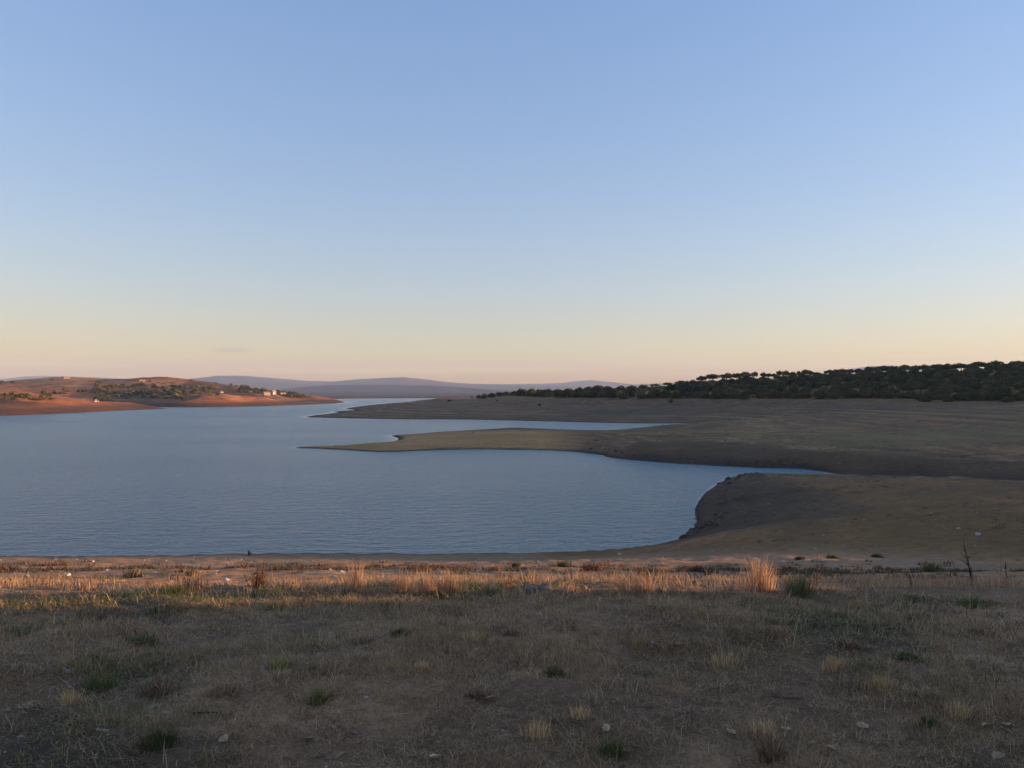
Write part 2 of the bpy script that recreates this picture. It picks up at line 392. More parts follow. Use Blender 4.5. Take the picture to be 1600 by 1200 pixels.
# ------------------------------------------------------------------ terrain and water sheets
az = np.concatenate([np.linspace(-math.pi, R(-42), 90)[:-1], np.linspace(R(-42), R(42), 760), np.linspace(R(42), math.pi, 90)[1:]])
def lg(a, b, st): return np.exp(np.linspace(math.log(a), math.log(b), max(2, int(math.log(b / a) / st))))
rad = np.concatenate([lg(0.6, 3, 0.08)[:-1], lg(3, 80, 0.0105)[:-1], lg(80, 2500, 0.0085)[:-1], lg(2500, 13500, 0.018)])
AA, RR = np.meshgrid(az, rad)
X = RR * np.sin(AA); Y = RR * np.cos(AA)
Z, SD, SS = height(X, Y, True)
nr, na = X.shape
D = RR

def mixc(c, col, w):
    w = np.clip(w, 0, 1)[..., None]
    return c * (1 - w) + np.array(col) * w
def ground_colour(X, Y, Z, SD, D):
    u = np.where(Y > 0.01, X / np.maximum(Y, 0.01) * FPX + 800, 9999)
    n1 = fbm(X / 1.1, Y / 1.1, 4, 51); n2 = fbm(X / 9, Y / 9, 4, 52); n3 = fbm(X / 60, Y / 60, 4, 53); nb = fbm(X / (0.12 * D + 0.5), Y / (0.05 * D + 0.3), 4, 54)
    c = np.zeros(X.shape + (3,)) + np.array((0.20, 0.112, 0.06))                  # trodden soil and thatch by the path
    c = mixc(c, (0.33, 0.19, 0.10), sst(0.0, 0.4, n1 + 0.5 * n2))
    c = mixc(c, (0.08, 0.055, 0.032), 0.95 * sst(0.02, 0.5, fbm(X / 1.7, Y / 1.7, 4, 55)))
    # slope down to the shore
    w = sst(10, 14, Y + 1.2 * n2)
    c2 = np.zeros_like(c) + np.array((0.34, 0.185, 0.10))
    c2 = mixc(c2, (0.38, 0.19, 0.075), sst(0.0, 0.35, fbm(X / 4, Y / 2.2, 4, 56) + 0.15 * sst(-3, -12, X)))
    c2 = mixc(c2, (0.17, 0.14, 0.085), 0.8 * sst(0.15, 0.45, fbm(X / 6, Y / 2.6, 4, 57)))
    c2 = mixc(c2, (0.32, 0.18, 0.095), sst(46, 56, Y + 4 * n2))
    c2 = mixc(c2, (0.085, 0.068, 0.058), sst(1.5, 0.3, SD + 0.4 * n1))
    c = c * (1 - w[..., None]) + c2 * w[..., None]
    # dry lake bed on the right: old waterlines follow the height
    w = sst(56, 70, D + 0.16 * (X - 20)) * sst(-0.13, -0.02, (X - 8) / np.maximum(Y, 1)) + sst(110, 140, D)
    w = np.clip(w, 0, 1)
    st = fbm(Z * 2.3 + 0.45 * n3, X / 240 + Y / 500, 3, 58); st2 = fbm(Z * 7.0 + 0.6 * n2, X / 90, 2, 59)
    c3 = np.zeros_like(c) + np.array((0.228, 0.104, 0.042))
    c3 = mixc(c3, (0.177, 0.092, 0.032), sst(-0.15, 0.35, st + 0.5 * n3))
    c3 = mixc(c3, (0.268, 0.131, 0.053), 0.5 * sst(0.0, 0.6, -st + 0.25 * nb))
    c3 = mixc(c3, (0.131, 0.068, 0.031), 0.6 * sst(0.1, 0.45, st2 + 0.3 * nb))
    wet = np.where((X > 14) & (Y < 142), 17.0 * sst(73, 79, Y + 1.5 * n2) + 0.8, 0.012 * D)
    c3 = mixc(c3, (0.085, 0.047, 0.023), 0.85 * sst(1.0, 0.35, SD / wet + 0.25 * n2))
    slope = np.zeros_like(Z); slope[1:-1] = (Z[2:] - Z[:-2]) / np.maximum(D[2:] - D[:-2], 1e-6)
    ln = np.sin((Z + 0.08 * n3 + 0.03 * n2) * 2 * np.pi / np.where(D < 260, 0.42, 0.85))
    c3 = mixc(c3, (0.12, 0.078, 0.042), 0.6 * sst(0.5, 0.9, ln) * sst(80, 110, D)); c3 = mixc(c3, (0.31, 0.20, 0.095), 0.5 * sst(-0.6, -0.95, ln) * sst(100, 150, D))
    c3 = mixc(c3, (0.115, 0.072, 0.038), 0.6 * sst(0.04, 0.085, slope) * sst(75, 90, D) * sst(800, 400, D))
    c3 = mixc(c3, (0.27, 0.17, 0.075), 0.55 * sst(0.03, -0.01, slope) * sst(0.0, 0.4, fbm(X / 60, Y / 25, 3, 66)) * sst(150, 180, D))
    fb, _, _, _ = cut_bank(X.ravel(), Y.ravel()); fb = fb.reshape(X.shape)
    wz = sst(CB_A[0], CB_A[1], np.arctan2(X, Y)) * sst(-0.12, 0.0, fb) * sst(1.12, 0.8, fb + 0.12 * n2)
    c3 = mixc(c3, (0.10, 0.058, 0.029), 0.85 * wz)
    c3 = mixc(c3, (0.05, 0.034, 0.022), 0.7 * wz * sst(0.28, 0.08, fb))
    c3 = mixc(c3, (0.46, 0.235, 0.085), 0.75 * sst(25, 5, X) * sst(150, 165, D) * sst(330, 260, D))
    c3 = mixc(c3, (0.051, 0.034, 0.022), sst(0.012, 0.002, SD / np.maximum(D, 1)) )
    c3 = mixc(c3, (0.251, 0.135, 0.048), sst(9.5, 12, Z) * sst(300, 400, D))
    c3 = c3 * 1.08
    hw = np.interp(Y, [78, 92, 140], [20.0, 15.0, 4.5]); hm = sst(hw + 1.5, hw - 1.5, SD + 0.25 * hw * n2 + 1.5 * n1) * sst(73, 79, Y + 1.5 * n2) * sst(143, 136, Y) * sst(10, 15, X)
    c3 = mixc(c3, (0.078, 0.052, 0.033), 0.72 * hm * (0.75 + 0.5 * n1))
    c3 = mixc(c3, (0.175, 0.128, 0.048), 0.6 * sst(170, 186, Y + 4 * n2) * sst(262, 222, Y) * sst(55, 95, X) * sst(-0.3, 0.3, st + 0.4))
    c3 = mixc(c3, (0.115, 0.076, 0.05), 0.75 * np.exp(-(((X - 62) / 48) ** 4 + ((Y - 462 - 0.12 * X) / 24) ** 4)) * sst(-0.5, 0.1, nb))
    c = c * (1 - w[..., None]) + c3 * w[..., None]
    # sunlit hills on the left and the far shore
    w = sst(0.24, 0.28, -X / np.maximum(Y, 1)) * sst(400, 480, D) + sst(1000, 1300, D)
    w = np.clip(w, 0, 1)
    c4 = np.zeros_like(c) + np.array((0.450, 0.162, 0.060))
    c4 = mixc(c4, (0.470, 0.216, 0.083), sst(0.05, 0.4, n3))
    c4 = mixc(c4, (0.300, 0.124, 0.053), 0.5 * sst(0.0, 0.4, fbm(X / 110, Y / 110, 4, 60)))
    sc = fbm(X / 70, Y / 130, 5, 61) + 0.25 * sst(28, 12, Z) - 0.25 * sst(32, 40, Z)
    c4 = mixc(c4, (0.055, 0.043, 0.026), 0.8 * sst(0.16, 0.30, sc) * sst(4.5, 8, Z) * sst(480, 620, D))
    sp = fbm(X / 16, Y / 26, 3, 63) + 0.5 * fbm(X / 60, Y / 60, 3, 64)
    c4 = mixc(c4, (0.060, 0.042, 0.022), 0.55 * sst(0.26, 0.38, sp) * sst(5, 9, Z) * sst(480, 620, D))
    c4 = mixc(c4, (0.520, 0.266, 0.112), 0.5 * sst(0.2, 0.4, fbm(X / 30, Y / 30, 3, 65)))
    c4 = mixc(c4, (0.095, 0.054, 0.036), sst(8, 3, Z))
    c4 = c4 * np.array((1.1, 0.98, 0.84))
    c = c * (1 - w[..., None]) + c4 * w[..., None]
    # far country
    w = sst(2130, 2700, D)
    c5 = np.zeros_like(c) + np.array((0.10, 0.085, 0.08))
    c5 = mixc(c5, (0.05, 0.055, 0.05), sst(-0.1, 0.3, fbm(X / 500, Y / 700, 5, 62)))
    c = c * (1 - w[..., None]) + c5 * w[..., None]
    c = mixc(c, (0.07, 0.06, 0.05), sst(-0.02, -0.6, SD))
    return c
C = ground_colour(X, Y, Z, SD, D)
idx = np.arange(nr * na).reshape(nr, na)
F = np.stack([idx[:-1, :-1], idx[:-1, 1:], idx[1:, 1:], idx[1:, :-1]], -1).reshape(-1, 4)
V = np.stack([X, Y, Z], -1).reshape(-1, 3)
# close the sheet under the camera
cz = ground(0.01, 0.01)
V = np.vstack([V, [[0, 0, cz]]]); cc = np.vstack([C.reshape(-1, 3), [[0.1, 0.085, 0.075]]])
fan = np.stack([idx[0, :-1], np.full(na - 1, nr * na), idx[0, 1:]], -1)
fi = np.concatenate([F.ravel(), fan.ravel()]); sz = np.concatenate([np.full(len(F), 4), np.full(len(fan), 3)])
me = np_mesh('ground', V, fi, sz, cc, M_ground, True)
g = bpy.data.objects.new('ground', me); link(g); tag(g, kind='structure')

waz = np.linspace(R(-80), R(45), 420)
wr = np.concatenate([lg(55, 300, 0.012)[:-1], lg(300, 3200, 0.014)])
AA, RR = np.meshgrid(waz, wr); X = RR * np.sin(AA); Y = RR * np.cos(AA)
sdw, _ = shore(X, Y); sdw = sdw.reshape(X.shape)
calm = 0.9 * np.exp(-(np.maximum(-sdw, 0) / (0.010 * RR + 0.4)) ** 2) * (0.3 + 0.7 * sst(85, 115, Y))
idx = np.arange(X.size).reshape(X.shape)
F = np.stack([idx[:-1, :-1], idx[:-1, 1:], idx[1:, 1:], idx[1:, :-1]], -1).reshape(-1, 4)
lim = (sdw < 0.03 * RR + 2).ravel()
F = F[lim[F].any(1)]
me = np_mesh('lake_water', np.stack([X, Y, np.zeros_like(X)], -1).reshape(-1, 3), F, np.full(len(F), 4), None, M_water, True, {'calm': calm})
wo = bpy.data.objects.new('lake_water', me); link(wo); tag(wo, kind='structure')

# ================================================================== plants, stones, trees and houses
def blade_geo(base, h, w, az, lean, col, tipcol=None, curl=0.6):
    """N curved grass blades -> vertices (N*5), loops, sizes, colours"""
    N = len(base)
    base = np.asarray(base, float); h = np.asarray(h, float); w = np.asarray(w, float)
    dx, dy = np.cos(az), np.sin(az); sx, sy = -dy, dx
    V = np.empty((N, 5, 3))
    m = 0.5
    lx = lean * h
    mid = base + np.stack([dx * lx * m * (1 - curl * 0.5), dy * lx * m * (1 - curl * 0.5), h * m * (1 + 0.15 * curl)], -1)
    tip = base + np.stack([dx * lx, dy * lx, h * (1 - 0.2 * np.minimum(lean, 1))], -1)
    hw = np.stack([sx * w * 0.5, sy * w * 0.5, np.zeros(N)], -1)
    V[:, 0] = base - hw; V[:, 1] = base + hw; V[:, 2] = mid + hw * 0.75; V[:, 3] = mid - hw * 0.75; V[:, 4] = tip
    i = np.arange(N)[:, None] * 5
    loops = np.concatenate([i + [0, 1, 2, 3], i + [3, 2, 4]], 1)
    sizes = np.tile([4, 3], N)
    C = np.repeat(np.asarray(col, float)[:, None, :], 5, 1)
    if tipcol is not None: C[:, 4] = tipcol
    return V.reshape(-1, 3), loops.ravel(), sizes, C.reshape(-1, 3)
def mixcols(N, cols, jit=0.25):
    cols = np.array(cols); k = rng.integers(0, len(cols), N)
    return cols[k] * (1 + rng.uniform(-jit, jit, (N, 1)))
STRAW = [(0.58, 0.39, 0.19), (0.50, 0.32, 0.15), (0.66, 0.47, 0.24), (0.40, 0.25, 0.13)]
GREY = [(0.42, 0.265, 0.145), (0.55, 0.355, 0.19), (0.25, 0.155, 0.088)]
GREEN = [(0.12, 0.165, 0.035), (0.16, 0.20, 0.045), (0.10, 0.125, 0.04), (0.24, 0.23, 0.065)]
AMBER = [(0.46, 0.28, 0.16), (0.40, 0.25, 0.15), (0.50, 0.34, 0.20), (0.34, 0.19, 0.12)]
RED = [(0.13, 0.062, 0.042), (0.17, 0.085, 0.055), (0.10, 0.06, 0.042)]
OLIVE = [(0.12, 0.125, 0.05), (0.16, 0.15, 0.07), (0.09, 0.095, 0.04)]

# ---- the short turf of the foreground (nobody could count its blades)
def turf():
    N = 260000
    r = np.sqrt(rng.uniform(3.3 ** 2, 12.2 ** 2, N)); r = np.where(rng.random(N) < 0.35, rng.uniform(3.3, 7, N), r)
    a = rng.uniform(-0.66, 0.66, N)
    x = r * np.sin(a); y = r * np.cos(a)
    patch = fbm(x / 0.55, y / 0.55, 3, 71) + 0.6 * fbm(x / 2.2, y / 2.2, 3, 72)
    gp = fbm(x / 1.7, y / 1.7, 4, 55) + 0.5 * fbm(x / 0.4, y / 0.4, 2, 73) + 0.25 * sst(8.2, 9.8, y) + 0.2 * sst(-1, -4, x) * sst(6.5, 8, y)
    keep = (rng.random(N) < 0.13 + 0.87 * sst(-0.15, 0.45, patch)) & (y < 10.3 + 0.5 * fbm(x, y * 0, 2, 74)) & (rng.random(N) < 1 - 0.7 * sst(9.2, 10.2, y))
    x, y, patch, gp = x[keep], y[keep], patch[keep], gp[keep]; N = len(x)
    z = height(x, y)
    kind = rng.random(N)
    green = gp + rng.normal(0, 0.16, N) > 0.33
    lying = kind < 0.45
    h = np.where(lying, rng.uniform(0.012, 0.035, N), rng.uniform(0.015, 0.045, N) * (1 + 1.2 * sst(0.05, 0.6, patch)))
    h = np.where(rng.random(N) < 0.012, rng.uniform(0.08, 0.2, N), h)
    lean = np.where(lying, rng.uniform(1.2, 3.5, N), rng.uniform(0.3, 1.7, N))
    w = rng.uniform(0.0022, 0.0045, N) * np.clip(np.hypot(x, y) / 6, 0.8, 1.6)
    col = np.where((rng.random(N) < 0.34)[:, None], mixcols(N, STRAW), mixcols(N, GREY))
    gcol = np.where((rng.random(N) < 0.6)[:, None], mixcols(N, GREEN + OLIVE), mixcols(N, STRAW))
    base = np.stack([x, y, z - 0.004], -1); az_ = rng.uniform(0, 6.283, N)
    n2 = 170000; r = np.sqrt(rng.uniform(3.2 ** 2, 11.0 ** 2, n2)); r = np.where(rng.random(n2) < 0.4, rng.uniform(3.2, 7, n2), r); a = rng.uniform(-0.66, 0.66, n2)
    tx, ty = r * np.sin(a), r * np.cos(a); tp = fbm(tx / 0.35, ty / 0.35, 3, 77); kk = (rng.random(n2) < 0.35 + 0.65 * sst(-0.3, 0.3, tp)) & (ty < 10.8); tx, ty = tx[kk], ty[kk]; n2 = len(tx)
    tc = np.where((rng.random(n2) < 0.6)[:, None], mixcols(n2, GREY), mixcols(n2, [(0.11, 0.065, 0.038), (0.22, 0.125, 0.075), STRAW[3]]))
    g5 = blade_geo(np.stack([tx, ty, height(tx, ty) - 0.002], -1), rng.uniform(0.008, 0.022, n2), rng.uniform(0.003, 0.006, n2) * np.clip(np.hypot(tx, ty) / 6, 0.8, 1.6), rng.uniform(0, 6.283, n2), rng.uniform(2.0, 5.0, n2), tc)
    o = bpy.data.objects.new('thatch', np_mesh('thatch', *g5, M_grass)); link(o); tag(o, kind='stuff')
    for nm, sel, c in (('dry_grass', ~green, col), ('green_grass', green, gcol)):
        g5 = blade_geo(base[sel], h[sel], w[sel], az_[sel], lean[sel], c[sel])
        o = bpy.data.objects.new(nm, np_mesh(nm, *g5, M_grass)); link(o)
        tag(o, kind='stuff')
turf()

def clumps():
    NC = 1900; r = np.sqrt(rng.uniform(3.5 ** 2, 10.6 ** 2, NC)); a = rng.uniform(-0.64, 0.64, NC); x = r * np.sin(a); y = r * np.cos(a)
    f = fbm(x / 1.3, y / 1.3, 3, 78); gfield = fbm(x / 1.7, y / 1.7, 4, 55) + 0.35 * sst(7.3, 9.0, y) * sst(0.5, -2.5, x) + 0.2 * fbm(x / 0.6, y / 0.6, 2, 79)
    k = (rng.random(NC) < 0.25 + 0.75 * sst(-0.2, 0.3, f)) & (y < 10.3); x, y, gfield = x[k], y[k], gfield[k]; NC = len(x)
    s = rng.lognormal(-2.75, 0.45, NC); n = 26
    typ = np.where(gfield + rng.normal(0, 0.12, NC) > 0.08, 1, np.where(rng.random(NC) < 0.18, 2, 0))
    X = np.repeat(x, n) + rng.normal(0, 1, NC * n) * np.repeat(s, n); Y = np.repeat(y, n) + rng.normal(0, 0.8, NC * n) * np.repeat(s, n)
    T = np.repeat(typ, n); m = NC * n
    c = np.where((T == 0)[:, None], mixcols(m, STRAW + GREY + [AMBER[2], (0.78, 0.56, 0.30)]), np.where((T == 1)[:, None], np.where((rng.random(m) < 0.65)[:, None], mixcols(m, GREEN + OLIVE), mixcols(m, STRAW)), mixcols(m, RED + [GREY[2]])))
    Hh = np.repeat(s * rng.uniform(0.35, 1.05, NC), n) * rng.uniform(0.5, 1.4, m) + 0.015
    g5 = blade_geo(np.stack([X, Y, height(X, Y) - 0.004], -1), Hh, rng.uniform(0.0025, 0.005, m) * np.clip(np.hypot(X, Y) / 6, 0.8, 1.6), rng.uniform(0, 6.283, m), rng.uniform(0.2, 1.8, m), c)
    o = bpy.data.objects.new('mixed_grass', np_mesh('mixed_grass', *g5, M_grass)); link(o); tag(o, kind='stuff')
clumps()

# ---- dry grass, weeds and gravel on the slope to the water
def slope_grass():
    NC = 2100
    y = np.where(rng.random(NC) < 0.4, rng.uniform(10.4, 14, NC), rng.uniform(10.4, 30, NC)); x = rng.uniform(-0.68, 0.68, NC) * y
    p = fbm(x / 2.4, y / 1.6, 4, 81) + 0.4 * sst(14.5, 11, y) - 0.5 * sst(17, 28, y)
    k = p > 0.25
    x, y, p = x[k], y[k], p[k]; NC = len(x)
    n = 14
    X = np.repeat(x, n) + rng.normal(0, 0.11, NC * n); Y = np.repeat(y, n) + rng.normal(0, 0.11, NC * n)
    H = np.repeat(0.06 + 0.13 * np.clip(p, 0, 1) * rng.uniform(0.5, 1.8, NC), n) * rng.uniform(0.5, 1.25, NC * n)
    col = mixcols(NC * n, AMBER + STRAW[:2])
    g = blade_geo(np.stack([X, Y, height(X, Y) - 0.01], -1), H, rng.uniform(0.005, 0.009, NC * n), rng.uniform(0, 6.28, NC * n), rng.uniform(0.1, 0.9, NC * n), col)
    o = bpy.data.objects.new('slope_grass', np_mesh('slope_grass', *g, M_grass)); link(o); tag(o, kind='stuff')
    # low reddish herbs in bands along the old waterline
    NC = 2600
    y = np.where(rng.random(NC) < 0.75, rng.normal(37, 3.2, NC), rng.uniform(18, 52, NC)); x = rng.uniform(-0.68, 0.68, NC) * y
    p = fbm(x / 5, y / 2, 4, 82) + 0.12 * sst(-0.3, 0.3, x / y); k = (p > 0.05) & (y > 13); x, y = x[k], y[k]; NC = len(x); n = 16
    s = np.repeat(rng.uniform(0.08, 0.24, NC), n)
    X = np.repeat(x, n) + rng.normal(0, 1, NC * n) * s * 0.7; Y = np.repeat(y, n) + rng.normal(0, 1, NC * n) * s * 0.7
    cc = np.where(np.repeat(rng.random(NC) < 0.72, n)[:, None], mixcols(NC * n, RED), mixcols(NC * n, OLIVE))
    g = blade_geo(np.stack([X, Y, height(X, Y) - 0.02], -1), s * rng.uniform(0.4, 1.2, NC * n), s * 0.22, rng.uniform(0, 6.28, NC * n), rng.uniform(0.2, 1.0, NC * n), cc)
    o = bpy.data.objects.new('red_undergrowth', np_mesh('red_undergrowth', *g, M_grass)); link(o); tag(o, kind='stuff')
slope_grass()

OCT = np.array([(1, 0, 0), (0.3, 0.95, 0), (-0.8, 0.6, 0.1), (-0.8, -0.55, 0), (0.25, -0.95, 0.1), (0.1, 0, 0.8), (0.5, 0.5, 0.55), (-0.5, 0.1, 0.62), (0.1, -0.6, 0.5)])
OCTF = [(0, 1, 6), (6, 1, 2), (2, 7, 6), (6, 7, 5), (2, 3, 7), (7, 3, 8), (7, 8, 5), (3, 4, 8), (8, 4, 0), (8, 0, 5), (5, 0, 6)]
def pebble_field(name, x, y, s, cols):
    N = len(x); z = height(x, y)
    a = rng.uniform(0, 6.28, N)
    P_ = OCT[None] * (1 + rng.uniform(-0.25, 0.25, (N, len(OCT), 3)))
    px_ = P_[..., 0] * np.cos(a)[:, None] - P_[..., 1] * np.sin(a)[:, None]; py_ = P_[..., 0] * np.sin(a)[:, None] + P_[..., 1] * np.cos(a)[:, None]
    s_ = np.asarray(s)[:, None]
    V = np.stack([x[:, None] + px_ * s_, y[:, None] + py_ * s_ * 0.8, z[:, None] + P_[..., 2] * s_ * 0.8 - s_ * 0.15], -1).reshape(-1, 3)
    f = (np.array(OCTF)[None] + np.arange(N)[:, None, None] * len(OCT)).reshape(-1)
    c = np.repeat(mixcols(N, cols), len(OCT), 0)
    o = bpy.data.objects.new(name, np_mesh(name, V, f, np.full(len(f) // 3, 3), c, M_stone)); link(o); tag(o, kind='stuff')
N = 5200; y = rng.uniform(13, 74, N); x = rng.uniform(-0.7, 0.7, N) * y
k = fbm(x / 4, y / 3, 3, 83) + rng.normal(0, 0.25, N) > 0.05
pebble_field('gravel', x[k], y[k], rng.lognormal(-3.1, 0.5, k.sum()), [(0.30, 0.24, 0.20), (0.38, 0.31, 0.26), (0.22, 0.16, 0.13), (0.46, 0.40, 0.35)])
N = 900; r = np.sqrt(rng.uniform(3.4 ** 2, 11 ** 2, N)); a = rng.uniform(-0.65, 0.65, N)
pebble_field('grit', r * np.sin(a), r * np.cos(a), rng.lognormal(-4.9, 0.45, N), [(0.25, 0.22, 0.2), (0.34, 0.31, 0.28), (0.15, 0.13, 0.12)])
# stones and dry weeds strewn over the drawn-down bed
N = 5200; y = np.exp(rng.uniform(math.log(62), math.log(330), N)); x = rng.uniform(-0.05, 0.72, N) * y; q_, _ = shore(x, y)
k = (q_ > 0.5) & (fbm(x / 14, y / 10, 4, 85) + rng.normal(0, 0.2, N) > 0.08)
pebble_field('bed_stones', x[k], y[k], rng.lognormal(-2.75, 0.6, k.sum()) * np.sqrt(y[k] / 90), [(0.20, 0.14, 0.10), (0.12, 0.085, 0.06), (0.28, 0.22, 0.17), (0.09, 0.065, 0.048)])
N = 1500; y = np.exp(rng.uniform(math.log(64), math.log(300), N)); x = rng.uniform(0.0, 0.72, N) * y; q_, _ = shore(x, y)
k = (q_ > 3) & (fbm(x / 20, y / 8, 4, 86) > 0.1); x, y = x[k], y[k]; n = 12; m = len(x) * n; sz_ = np.repeat(rng.uniform(0.08, 0.3, len(x)) * np.sqrt(y / 110), n)
X_ = np.repeat(x, n) + rng.normal(0, 1, m) * sz_; Y_ = np.repeat(y, n) + rng.normal(0, 1, m) * sz_
g5 = blade_geo(np.stack([X_, Y_, height(X_, Y_) - 0.02], -1), sz_ * rng.uniform(0.4, 1.0, m), sz_ * 0.3, rng.uniform(0, 6.28, m), rng.uniform(0.2, 1.2, m), mixcols(m, [(0.09, 0.08, 0.035), (0.14, 0.10, 0.05), (0.12, 0.065, 0.04)]))
o = bpy.data.objects.new('lakebed_weeds', np_mesh('lakebed_weeds', *g5, M_grass)); link(o); tag(o, kind='stuff')
# dark stones along the steep shore of the headland and the bank
sel = [i for i in range(len(SH)) if pk[i] in (PROFILE[HEAD], PROFILE[BANK])]
N = 2600; ii = rng.choice(sel, N); t = rng.random(N)[:, None]
q = SA[ii] * (1 - t) + SB[ii] * t; nn = (SB - SA)[ii]; nn = np.stack([nn[:, 1], -nn[:, 0]], -1) / (np.linalg.norm(nn, axis=1)[:, None] + 1e-9)
q = q - nn * (rng.gamma(1.2, 2.2, N)[:, None] - 0.5) * np.sign(1.0)
qs, _ = shore(q[:, 0], q[:, 1]); q = np.where((qs < -0.4)[:, None], q + 2 * nn * 2.0, q); qs, _ = shore(q[:, 0], q[:, 1]); k = qs > -0.3
pebble_field('shore_rubble', q[k, 0], q[k, 1], rng.lognormal(-2.7, 0.7, k.sum()) * np.where(q[k, 1] > 120, 1.3, 1.0), [(0.085, 0.06, 0.042), (0.12, 0.085, 0.06), (0.06, 0.045, 0.034)])

# ---- single plants
def tuft_mesh(name, r, n, h0, h1, cols, lean=(0.1, 0.7), w=(0.003, 0.006), outward=0.7):
    a = rng.uniform(0, 6.283, n); rr = r * np.sqrt(rng.random(n)) * rng.uniform(0.5, 1.15, n)
    lob = rng.uniform(0, 6.283, 3); sh = 1 + 0.28 * np.sin(2 * a + lob[0]) + 0.2 * np.sin(3 * a + lob[1]); rr = rr * sh
    b = np.stack([rr * np.cos(a), rr * np.sin(a) * 0.8, np.full(n, -0.015)], -1)
    hh = rng.uniform(h0, h1, n) * (1 - 0.45 * (rr / (r * 1.15)) ** 2)
    az_ = np.where(rng.random(n) < outward, a + rng.normal(0, 0.5, n), rng.uniform(0, 6.28, n))
    V, L, S, C_ = blade_geo(b, hh, rng.uniform(*w, n), az_, rng.uniform(*lean, n), mixcols(n, cols))
    k = 14; rings = [(1.1, -0.05), (0.7, -0.002), (0.35, 0.008)]; o = len(V)          # the thatch at its foot
    mv = [(r * q * math.cos(6.2832 * i / k) * (1 + 0.15 * math.sin(i * 2.7)), r * q * 0.85 * math.sin(6.2832 * i / k) * (1 + 0.15 * math.sin(i * 1.9)), z) for q, z in rings for i in range(k)] + [(0, 0, 0.012)]
    mf = [v for j in range(2) for i in range(k) for v in (o + j * k + i, o + j * k + (i + 1) % k, o + (j + 1) * k + (i + 1) % k, o + (j + 1) * k + i)]
    mt = [v for i in range(k) for v in (o + 2 * k + i, o + 2 * k + (i + 1) % k, o + 3 * k)]
    mc = np.tile(np.array(cols).mean(0) * 0.3 + np.array((0.11, 0.065, 0.038)), (len(mv), 1))
    return np_mesh(name, np.vstack([V, mv]), np.concatenate([L, mf, mt]), np.concatenate([S, np.full(2 * k, 4), np.full(k, 3)]), np.vstack([C_, mc]), M_grass)
def tuft(u, v, name, cat, label, wpx, hpx, n, cols, group=None, lean=(0.1, 0.7), blade=1.0, outward=0.7):
    p = hit(u, v); m = mpp(p); r = wpx * m / 2; h = hpx * m
    bw = 0.0012 * math.hypot(p.x, p.y) ** 0.75 * blade; n = int(n * 1.35); h *= 1.12
    o = bpy.data.objects.new(name, tuft_mesh(name, r, n, h * 0.45, h, cols, lean, (bw * 0.7, bw * 1.3), outward))
    o.location = p; link(o); tag(o, label, cat, group, 'thing'); return o
GT = 'green grass tufts in the turf'; TUFTG = GREEN[:3] + OLIVE + [STRAW[3]]
tuft(246, 1166, 'grass_tuft', 'grass tuft', 'bright green grass tuft at lower left with a tan leaf at its top', 62, 34, 420, TUFTG, GT)
tuft(155, 1074, 'grass_tuft', 'grass tuft', 'green grass tuft left of the orange-brown dead plant', 54, 24, 300, TUFTG, GT)
tuft(500, 1096, 'grass_tuft', 'grass tuft', 'yellow-green grass tuft with a dark shaded base near the picture\'s lower middle', 46, 26, 260, [GREEN[3], GREEN[1], STRAW[0]], GT)
tuft(955, 1180, 'grass_tuft', 'grass tuft', 'green grass tuft at the bottom edge beside a pinkish curled leaf', 52, 34, 320, TUFTG, GT)
tuft(866, 1054, 'grass_tuft', 'grass tuft', 'low green grass tuft in the middle of the turf', 40, 20, 220, TUFTG, GT)
tuft(1415, 1029, 'grass_tuft', 'grass tuft', 'flat dark green grass patch at right of the turf', 44, 11, 240, [GREEN[2], GREEN[0]], GT, (0.6, 1.6))
tuft(1452, 1131, 'grass_tuft', 'grass tuft', 'small dark green tuft with a pale twig leaning from it', 34, 17, 170, [GREEN[2], GREEN[0]], GT)
tuft(626, 992, 'grass_tuft', 'grass tuft', 'green grass tuft right of the reddish-brown dead clump', 36, 17, 200, TUFTG, GT)
tuft(218, 1004, 'grass_tuft', 'grass tuft', 'dark green spreading tuft at the left edge of the green patch', 52, 16, 240, TUFTG, GT, (0.4, 1.2))
tuft(692, 979, 'grass_tuft', 'grass tuft', 'low green tuft behind the middle of the turf', 36, 12, 160, TUFTG, GT)
tuft(896, 985, 'grass_tuft', 'grass tuft', 'small bright green tuft right of centre in the turf', 22, 11, 120, TUFTG, GT)
tuft(438, 1044, 'grass_tuft', 'grass tuft', 'green and straw tuft with white pebbles on both sides', 40, 22, 200, [GREEN[1], GREEN[3], STRAW[0]], GT)
tuft(1010, 1060, 'grass_tuft', 'grass tuft', 'wide flat dark green tuft in the trodden turf', 70, 12, 260, [GREEN[2], GREEN[0]], GT, (0.7, 1.8))
tuft(40, 990, 'grass_tuft', 'grass tuft', 'dark green tuft at the left edge of the picture', 70, 15, 260, TUFTG, GT, (0.4, 1.2))
tuft(1525, 948, 'grass_tuft', 'grass tuft', 'dark green rounded tuft below the tall dark stalk', 52, 15, 240, [GREEN[2], GREEN[0]], GT)
tuft(1430, 941, 'grass_tuft', 'grass tuft', 'dark olive low tuft left of the tall dark stalk', 60, 12, 220, [OLIVE[2], GREEN[2]], GT)
tuft(272, 930, 'grass_tuft', 'grass tuft', 'olive green tuft on the brow of the slope at left', 58, 20, 260, [OLIVE[1], GREEN[2], GREEN[3]], GT)
ST = 'dry straw tufts in the turf'
